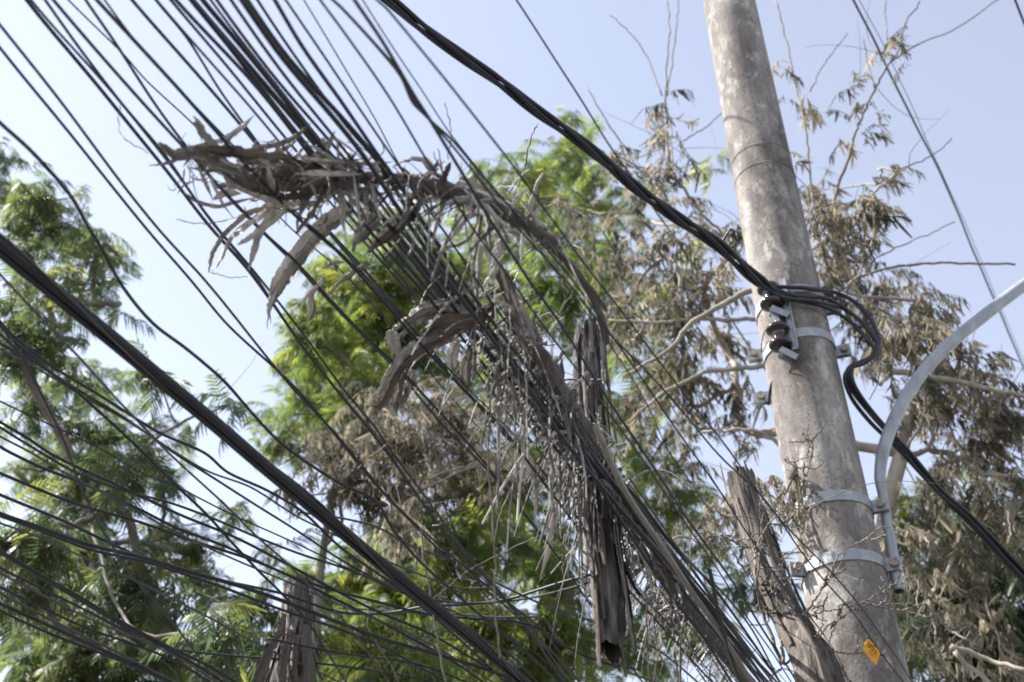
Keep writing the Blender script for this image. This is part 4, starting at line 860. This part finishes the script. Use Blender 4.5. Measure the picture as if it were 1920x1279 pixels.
# ------------------------------------------------------------------ trees
def frond_template(kind, seed):
    """one compound leaf, unit length along +X, hanging -Z: array of quads"""
    r_ = np.random.default_rng(seed); V = []; F = []
    def strip(P, w_, side, tip=.15):
        n = len(P); b = len(V)
        ws = w_ * np.interp(np.linspace(0, 1, n), [0, .2, .6, 1], [.5, 1, 1, tip])
        for i in range(n): V.append(P[i] - side * ws[i] / 2); V.append(P[i] + side * ws[i] / 2)
        for i in range(n - 1): F.append([b + 2 * i, b + 2 * i + 1, b + 2 * i + 3, b + 2 * i + 2])
    if kind == 'green':
        n = 8; x = np.linspace(0, 1, n)
        rach = np.c_[x, r_.normal(0, .02) * x**2, -.28 * x**2]
        strip(rach, .016, np.array([0, 1., 0]), .6)
        for k in range(10):
            t = .10 + .88 * k / 9; p = np.array([np.interp(t, x, rach[:, q]) for q in range(3)])
            for sd in (-1, 1):
                L = (.30 + .12 * math.sin(math.pi * t)) * r_.uniform(.8, 1.1)
                d = norm(np.array([.55 + .3 * t, sd * (1 - .35 * t), -.55 + r_.normal(0, .2)]))
                u = np.linspace(0, 1, 3)[:, None]; P = p + d * L * u + np.array([0, 0, -1]) * L * .55 * u**2
                side = norm(np.cross(d, np.array([0, 0, 1.])) + r_.normal(0, .35, 3)); strip(P, .068 * r_.uniform(.8, 1.15), side)
    else:
        n = 5; x = np.linspace(0, 1, n); rach = np.c_[x, r_.normal(0, .1) * x, -.35 * x**2 - .15 * x]
        strip(rach, .035, np.array([0, 1., 0]), .6)
        for k in range(9):
            t = .1 + .9 * k / 8; p = np.array([np.interp(t, x, rach[:, q]) for q in range(3)])
            for sd in (-1, 1):
                if r_.uniform() < .15: continue
                L = .80 * r_.uniform(.45, 1.2); u = np.linspace(0, 1, 5)[:, None]
                d = norm(np.array([r_.normal(.1, .25), sd * .35 * r_.uniform(.2, 1), -1])); cu = r_.normal(0, .40, 3); cu[2] = r_.uniform(0, .25)
                P = p + d * L * u + cu * L * u**2 * .6
                side = norm(r_.normal(0, 1, 3) * np.array([1, 1, .1])); strip(P, .082 * r_.uniform(.5, 1.4), side, .5)
    return np.array(V), np.array(F)
TPL = {k: [frond_template(k, 100 + i) for i in range(6)] for k in ('green', 'dry')}
def rot_batch(n, droop, spread):
    """random rotations: yaw anywhere, pitch about droop"""
    yaw = rng.uniform(0, 2 * math.pi, n); pit = rng.normal(droop, spread, n); rol = rng.normal(0, spread, n)
    cy, sy, cp, sp_, cr, sr = np.cos(yaw), np.sin(yaw), np.cos(pit), np.sin(pit), np.cos(rol), np.sin(rol)
    Rz = np.zeros((n, 3, 3)); Rz[:, 0, 0] = cy; Rz[:, 0, 1] = -sy; Rz[:, 1, 0] = sy; Rz[:, 1, 1] = cy; Rz[:, 2, 2] = 1
    Ry = np.zeros((n, 3, 3)); Ry[:, 0, 0] = cp; Ry[:, 0, 2] = sp_; Ry[:, 1, 1] = 1; Ry[:, 2, 0] = -sp_; Ry[:, 2, 2] = cp
    Rx = np.zeros((n, 3, 3)); Rx[:, 0, 0] = 1; Rx[:, 1, 1] = cr; Rx[:, 1, 2] = -sr; Rx[:, 2, 1] = sr; Rx[:, 2, 2] = cr
    return Rz @ Ry @ Rx
def np_mesh(name, V, F, var, m):
    me = bpy.data.meshes.new(name); nv, nf = len(V), len(F)
    me.vertices.add(nv); me.vertices.foreach_set('co', V.astype(np.float32).ravel())
    me.loops.add(nf * 4); me.loops.foreach_set('vertex_index', F.astype(np.int32).ravel())
    me.polygons.add(nf); me.polygons.foreach_set('loop_start', np.arange(0, nf * 4, 4, dtype=np.int32)); me.polygons.foreach_set('loop_total', np.full(nf, 4, np.int32))
    me.update(calc_edges=True); me.materials.append(m)
    at = me.attributes.new('var', 'FLOAT', 'POINT'); at.data.foreach_set('value', var.astype(np.float32))
    return me
def foliage(root, kind, pos, size, m, droop, spread, n_parts, leafname, massname):
    n = len(pos); order = np.argsort(np.linalg.norm(pos - EYEP, axis=1)); pos = pos[order]; size = size[order]
    R = rot_batch(n, droop, spread); pick = rng.integers(0, 6, n); loc = np.array(root.location)
    shared = [np_mesh(leafname, V, F, np.zeros(len(V)), m) for V, F in TPL[kind]]
    for i in range(min(n_parts, n)):
        o = bpy.data.objects.new(leafname, shared[pick[i]]); C.objects.link(o); o.parent = root
        M4 = Matrix(R[i].tolist()).to_4x4() @ Matrix.Scale(float(size[i]), 4); M4.translation = Vector((pos[i] - loc).tolist()); o.matrix_local = M4
    Vs, Fs, vs, off = [], [], [], 0
    for k in range(6):
        idx = np.where((pick == k) & (np.arange(n) >= n_parts))[0]
        if not len(idx): continue
        tv, tf = TPL[kind][k]
        W = np.einsum('nij,vj->nvi', R[idx], tv) * size[idx][:, None, None] + pos[idx][:, None] - loc
        Vs.append(W.reshape(-1, 3)); Fs.append((tf[None] + (np.arange(len(idx)) * len(tv))[:, None, None]).reshape(-1, 4) + off); off += len(idx) * len(tv)
        vs.append(np.repeat(rng.uniform(0, 1, len(idx)), len(tv)))
    if Vs:
        o = bpy.data.objects.new(massname, np_mesh(massname, np.vstack(Vs), np.vstack(Fs), np.concatenate(vs), m)); C.objects.link(o); o.parent = root; o['kind'] = 'stuff'
def skeleton(root, trunk, nodes, m, r_tip, exps=.45, jitter=.06, sub=None, rmax=.2):
    """limbs: each clump joins the nearest limb point already there"""
    P = [np.asarray(p, float) for p in trunk]; par = [-1] + list(range(len(trunk) - 1)); nt_ = len(trunk)
    cen = P[-1]; nodes = sorted(nodes, key=lambda q: np.linalg.norm(q - cen))
    for q in nodes:
        best = min(range(max(0, nt_ - 2), len(P)), key=lambda i: np.linalg.norm(q - P[i]) + .25 * max(0, P[i][2] - q[2]) + .04 * np.linalg.norm(P[i] - cen))
        if np.linalg.norm(q - P[best]) > .5:
            mid = (q + P[best]) / 2 + rng.normal(0, jitter * np.linalg.norm(q - P[best]), 3) + np.array([0, 0, -.05 * np.linalg.norm(q - P[best])]); P.append(mid); par.append(best); best = len(P) - 1
        P.append(q); par.append(best)
    cnt = np.ones(len(P))
    for i in range(len(P) - 1, 0, -1): cnt[par[i]] += cnt[i]
    rad = np.minimum(rmax, r_tip * cnt**exps)
    kids = {i: [] for i in range(len(P))}
    for i in range(1, len(P)): kids[par[i]].append(i)
    Tk = spline(P[:nt_], n=8); rt = np.interp(np.linspace(0, 1, len(Tk)), np.linspace(0, 1, nt_), np.maximum(rad[:nt_], rad[nt_ - 1]) * np.linspace(1.35, 1, nt_))
    part(MB().tube(Tk, rt, 14), 'trunk', m, root)
    done = set(range(nt_)); starts = [(par[i], i) for i in range(nt_, len(P)) if par[i] < nt_]
    while starts:
        a, b = starts.pop(); chain = [a, b]
        while True:
            ks = kids[chain[-1]]
            if not ks: break
            ks = sorted(ks, key=lambda i: -cnt[i]); chain.append(ks[0]); starts += [(chain[-2], k) for k in ks[1:]]
        Q = spline([P[i] for i in chain], n=6); Q = Q + rng.normal(0, .008, Q.shape)
        rr = np.interp(np.linspace(0, 1, len(Q)), np.linspace(0, 1, len(chain)), [min(rad[chain[0]], rad[chain[1]] * 1.1)] + [rad[i] for i in chain[1:]])
        part(MB().tube(Q, rr, 8), 'limb', m, root)
    return np.array(P)
def twigs(root, starts, n, L, m, name='twig', r=.004, upb=.4):
    s = MB()
    for k in range(n):
        p = starts[rng.integers(len(starts))]; d = norm(rng.normal(0, 1, 3) + np.array([0, 0, upb])); P = [p]; l = L * rng.uniform(.5, 1.4); bend = rng.normal(0, .12, 3)
        for q in range(6): d = norm(d + bend + rng.normal(0, .12, 3)); P.append(P[-1] + d * l / 6)
        s.tube(spline(P, n=2), np.linspace(r, r * .4, 11 + 0 * 2 + 2), 4)
    o = part(s, name, m, root); o['kind'] = 'stuff'
def clumps(lst, hd, hsd, dens, fr):
    """pixel clumps -> leaf positions and clump centres in space"""
    pos = []; cen = []
    for x, y, r, nn in lst:
        h = hd + rng.normal(0, hsd); c = at_hd(x, y, h); d = depth_of(c); R = r / FPX * d; cen.append(c)
        k = max(2, int(nn * dens)); p = rng.normal(0, 1, (k, 3)); p = norm(p) * (rng.uniform(0, 1, (k, 1))**.45) * R * 1.05
        pos.append(c + p * np.array([1, 1.3, 1]))
    return np.vstack(pos), cen
MIDT = [(1060,238,30,7),(1060,290,50,26),(985,335,55,24),(1100,345,65,42),(1190,375,60,16),(1330,300,20,3),(915,335,45,10),(1000,415,75,50),(1100,445,65,38),(900,425,55,18),(680,445,55,18),(760,475,75,44),(640,525,55,28),(700,560,85,70),(600,620,65,38),(560,660,45,22),(660,660,85,80),(760,620,75,50),(850,520,75,52),(950,540,75,50),(1040,540,75,42),(1150,520,55,18),(560,780,55,32),(620,740,65,40),(520,820,35,14),(700,740,65,36),(850,700,75,32),(950,700,65,30),(1180,620,65,22),(1250,560,55,14),(1230,700,55,18),(1200,850,65,30),(1250,930,65,24),(1000,880,65,24),(900,900,75,32),(980,990,85,52),(860,1040,75,46),(740,1060,75,40),(640,1080,65,36),(680,1190,85,60),(800,1180,85,60),(920,1180,85,56),(1040,1200,85,56),(1160,1200,65,28),(1240,1110,45,10),(620,1250,65,42),(760,1270,80,50),(900,1275,80,50),(1230,1240,45,12),(1330,1200,45,10),(560,1180,50,20),(1040,1060,60,24),(1130,760,60,18),(1040,760,60,18),(1330,1020,45,9)]
LEFTT = [(5,285,28,10),(20,350,45,26),(72,372,45,24),(150,362,18,3),(60,430,55,34),(130,430,55,34),(188,462,38,18),(222,478,16,5),(20,560,45,24),(90,560,55,20),(180,560,45,16),(150,528,28,7),(30,640,45,20),(110,640,55,24),(220,570,22,4),(60,740,65,38),(150,700,48,26),(200,722,38,16),(280,690,26,7),(180,800,55,34),(345,790,20,4),(422,762,24,6),(270,830,33,15),(100,870,50,34),(160,900,55,40),(60,990,55,34),(150,985,60,44),(250,862,45,22),(300,890,42,18),(50,1080,75,55),(150,1090,80,68),(300,1010,50,34),(260,1080,60,45),(362,1040,42,22),(440,950,30,9),(390,1090,50,22),(60,1180,75,55),(180,1200,85,64),(300,1180,75,52),(420,1180,55,22),(380,1250,65,40),(100,1265,70,50),(480,1130,45,14),(520,1040,26,6),(250,1262,65,46),(490,1250,45,22),(20,880,30,6)]
RIGHTT = [(1720,960,50,14),(1830,1000,60,18),(1880,960,40,14),(1790,1070,60,24),(1700,1140,60,24),(1900,1180,60,24),(1760,1190,60,22),(1650,1230,50,12),(1850,1260,60,22),(1920,1060,40,14),(1400,1100,40,8)]
def make_tree(name, label, cl, hd, hsd, dens, size, m, base, ntr, twn, rmax):
    pos, cen = clumps(cl, hd, hsd, dens, 0)
    b = np.append(at_hd(*base, hd)[:2], 0.)
    root = empty(name, tuple(b)); tag(root, label, 'tree', 'green trees behind the cables')
    top = at_hd(base[0], base[1], hd)
    trunk = [b, b + (top - b) * .35 + rng.normal(0, .1, 3), b + (top - b) * .7 + rng.normal(0, .1, 3), top]
    skeleton(root, trunk, cen, M['bark'], .0065, .52, .10, rmax=rmax * .65)
    foliage(root, 'green', pos, rng.uniform(.55, 1.4, len(pos)) * size, m, .25, .5, 300, 'leaf', 'crown')
    twigs(root, pos[rng.integers(0, len(pos), twn)], twn, .5, M['bark'], 'bare_twigs', .0035, .6)
make_tree('leafy_tree', 'bright yellow-green feathery tree behind the cables at picture centre', MIDT, 11.0, 1.3, 2.3, .265, M['leaf_a'], (850, 1330), 300, 130, .17)
make_tree('leafy_tree', 'dark green feathery tree behind the cables along the left edge', LEFTT, 9.5, 1.0, 1.45, .235, M['leaf_b'], (60, 1420), 300, 90, .16)
make_tree('leafy_tree', 'green tree low behind the withered one at the right edge', RIGHTT, 10.0, .9, 4.2, .27, M['leaf_b'], (1800, 1420), 300, 10, .16)

# withered trees
DEADR = [(1250,190,16,3),(1222,215,20,4),(1250,255,32,9),(1150,285,18,4),(1180,300,12,2),(1100,395,30,8),(1260,330,50,22),(1200,400,55,22),(1320,420,55,18),(1150,465,60,22),(1250,480,65,38),(1330,520,55,28),(1180,560,60,22),(1280,560,55,24),(1380,450,35,14),(1060,380,18,4),
 (1530,360,36,24),(1560,420,55,40),(1620,380,40,20),(1650,340,20,5),(1682,322,14,3),(1580,480,55,40),(1640,415,20,5),(1540,530,38,20),(1620,560,55,40),(1700,540,45,22),(1740,570,38,18),(1690,620,55,40),(1760,650,55,36),(1630,640,45,25),(1830,700,55,46),(1760,740,60,50),(1880,760,55,52),(1850,820,55,52),(1700,760,50,18),(1780,850,55,32),(1720,925,50,30),(1830,920,60,56),(1700,1010,60,60),(1800,1020,75,60),(1880,1000,55,40),(1905,900,45,40),(1740,1120,75,52),(1850,1130,75,58),(1760,1220,65,36),(1880,1230,65,42),(1690,1200,45,24),
 (1180,640,60,18),(1280,660,55,24),(1360,640,45,24),(1200,760,60,22),(1300,760,55,28),(1380,720,35,14),(1250,850,55,18),(1400,930,50,18),(1340,960,45,12),(1300,1000,35,8),(1390,800,40,12),(1420,1010,40,14)]
DEADM = [(620,840,52,28),(700,780,62,44),(760,830,62,48),(820,760,52,34),(850,850,62,38),(700,900,62,42),(780,930,52,28),(900,800,52,28),(640,900,36,18),(870,940,52,22),(740,980,45,16),(580,840,25,8),(950,880,45,18),(540,930,20,4),(990,760,40,14),(820,990,45,14)]
DEADR = [(x, y, r, n * (.42 if x > 1650 and y > 860 else 1)) for x, y, r, n in DEADR]
def withered(name, label, cl, hd, hsd, dens, size, trunkpx, extra_limbs, extra_bunches, twn, rmax):
    pos, cen = clumps(cl, hd, hsd, dens, 0)
    tp = [at_hd(x, y, hd + q) for x, y, q in trunkpx]; b = np.append(tp[0][:2] + rng.normal(0, .1, 2), 0.)
    root = empty(name, tuple(b)); tag(root, label, 'tree', 'withered trees')
    skeleton(root, [b] + tp, cen, M['bark' if hd > 8 else 'deadbark'], .0048, .50, .09, rmax=rmax)
    for p, w0, w1, q in extra_limbs:
        Q = spline([at_hd(x, y, hd + q + .04 * math.sin(i * 1.7)) for i, (x, y) in enumerate(p)], n=6); d0 = depth_of(Q[0])
        Q = Q + rng.normal(0, .004, Q.shape); part(MB().tube(Q, np.linspace(w0, w1, len(Q)) / FPX * d0 / 2, 7), 'branch', M['deadbark' if w0 > 8 else 'twig'], root)
    if extra_bunches:
        pos = np.vstack([pos, [at_hd(q[0], q[1], (q[2] if len(q) > 2 else hd - .6) + rng.normal(0, .05)) for q in extra_bunches]])
    foliage(root, 'dry', pos, rng.uniform(.55, 1.55, len(pos)) * size, M['dry_tree'], .05, .22, 300, 'dry_leaf', 'dry_foliage')
    twigs(root, pos[rng.integers(0, len(pos), twn)], twn, .55, M['twig'], 'bare_twigs', .003, .3)
BR = [([(1560,405),(1570,350),(1590,300),(1600,260),(1615,220),(1640,170),(1660,130),(1680,100),(1700,40),(1726,3)], 7, 3, -.6), ([(1662,122),(1720,85),(1800,50),(1872,-3)], 3.5, 2, -.6), ([(1640,165),(1625,110),(1618,70)], 3, 2, -.6), ([(1663,75),(1660,35),(1660,0)], 2.5, 2, -.6), ([(1530,400),(1520,350),(1515,280),(1505,210),(1490,150),(1475,80),(1454,-5)], 5, 3, -.6), ([(1520,170),(1545,120),(1590,60)], 2.5, 2, -.6),
 ([(1660,342),(1710,310),(1750,290),(1787,258)], 3.5, 2, -.4), ([(1540,540),(1620,515),(1700,498),(1800,493),(1905,497)], 6, 4, -.5), ([(1560,530),(1600,500),(1625,470),(1640,450)], 5, 3, -.5), ([(1610,505),(1680,465),(1740,440),(1790,415)], 3, 2, -.3),
 ([(1255,320),(1250,240),(1248,190),(1250,120),(1255,60),(1250,-5)], 5, 3, -.5), ([(1249,180),(1262,110),(1270,30),(1272,-5)], 3, 2, -.5), ([(1240,180),(1215,110),(1180,60),(1140,25)], 3, 1.5, -.5), ([(1195,318),(1170,275),(1135,225),(1102,163)], 4, 2.5, -.5), ([(1280,265),(1320,240),(1360,205)], 3, 2, -.3),
 ([(1470,520),(1405,545),(1350,575),(1290,612),(1255,655),(1170,705)], 14, 6, -.9), ([(1480,590),(1400,600),(1320,598),(1230,605),(1140,600)], 10, 5, -.6), ([(1470,680),(1400,690),(1320,700),(1240,740),(1180,790)], 11, 5, -.6), ([(1500,850),(1455,830),(1420,810),(1370,806),(1310,812)], 10, 5, -.6), ([(1620,690),(1700,700),(1790,715),(1860,730),(1930,745)], 14, 7, -.3), ([(1650,720),(1668,700),(1672,650),(1640,600)], 9, 5, -.4), ([(1690,860),(1740,840),(1745,800),(1720,760)], 8, 4, -.4),
 ([(1780,1210),(1850,1235),(1930,1262)], 10, 8, -1.0), ([(1790,1225),(1850,1275),(1870,1300)], 9, 8, -1.0), ([(1722,1030),(1722,1090),(1720,1140)], 4, 3, -.8), ([(1740,1130),(1780,1180),(1815,1200)], 5, 4, -.8), ([(1890,985),(1905,960),(1925,920)], 5, 3, -.5), ([(1905,1000),(1890,960),(1895,1000),(1888,1020)], 4, 3, -.6)]
EB = [(1475,880,5.15),(1490,900,5.1),(1470,905,5.15),(1485,930,5.1),(1495,925,5.05),(1505,945,5.05),(1480,950,5.1),(1465,925,5.15),(1500,965,5.05),(1490,860,5.15),(1520,950,5.0),(1460,890,5.2),(1702,45),(1696,62),(1692,95),(1698,115),(1652,85),(1645,100),(1672,72),(1665,80),(1630,140),(1592,162),(1604,165),(1612,160),(1640,190),(1645,205),(1640,212),(1600,212),(1596,220),(1580,262),(1572,258),(1612,250),(1622,245),(1618,262),(1600,285),(1465,105),(1470,128),(1466,140),(1472,178),(1480,185),(1505,172),(1512,182),(1495,205),(1498,220),(1518,198),(1500,290),(1508,302),(1515,310),(1245,200),(1255,230),(1240,245),(1682,320),(1690,322),(1705,315),(1648,375),(1640,395),(1150,280),(1170,285),(1176,298)]
withered('withered_tree', 'withered tree with hanging brown leaves behind the concrete pole', DEADR, 7.6, .5, 1.08, .130, [(1640,1290,0),(1650,1100,0),(1662,960,0),(1690,850,.0),(1716,730,0)], BR, EB, 150, .085)
withered('withered_tree', 'withered brown tree under the green crown, left of the hollow log', DEADM, 8.2, .6, 1.9, .128, [(578,1330,0),(590,1180,0),(608,1020,0),(625,920,0)], [([(640,905),(760,905),(860,880),(940,850)], 6, 3, -.2), ([(700,960),(800,915),(900,870),(985,840)], 5, 3, -.3)], [], 120, .07)
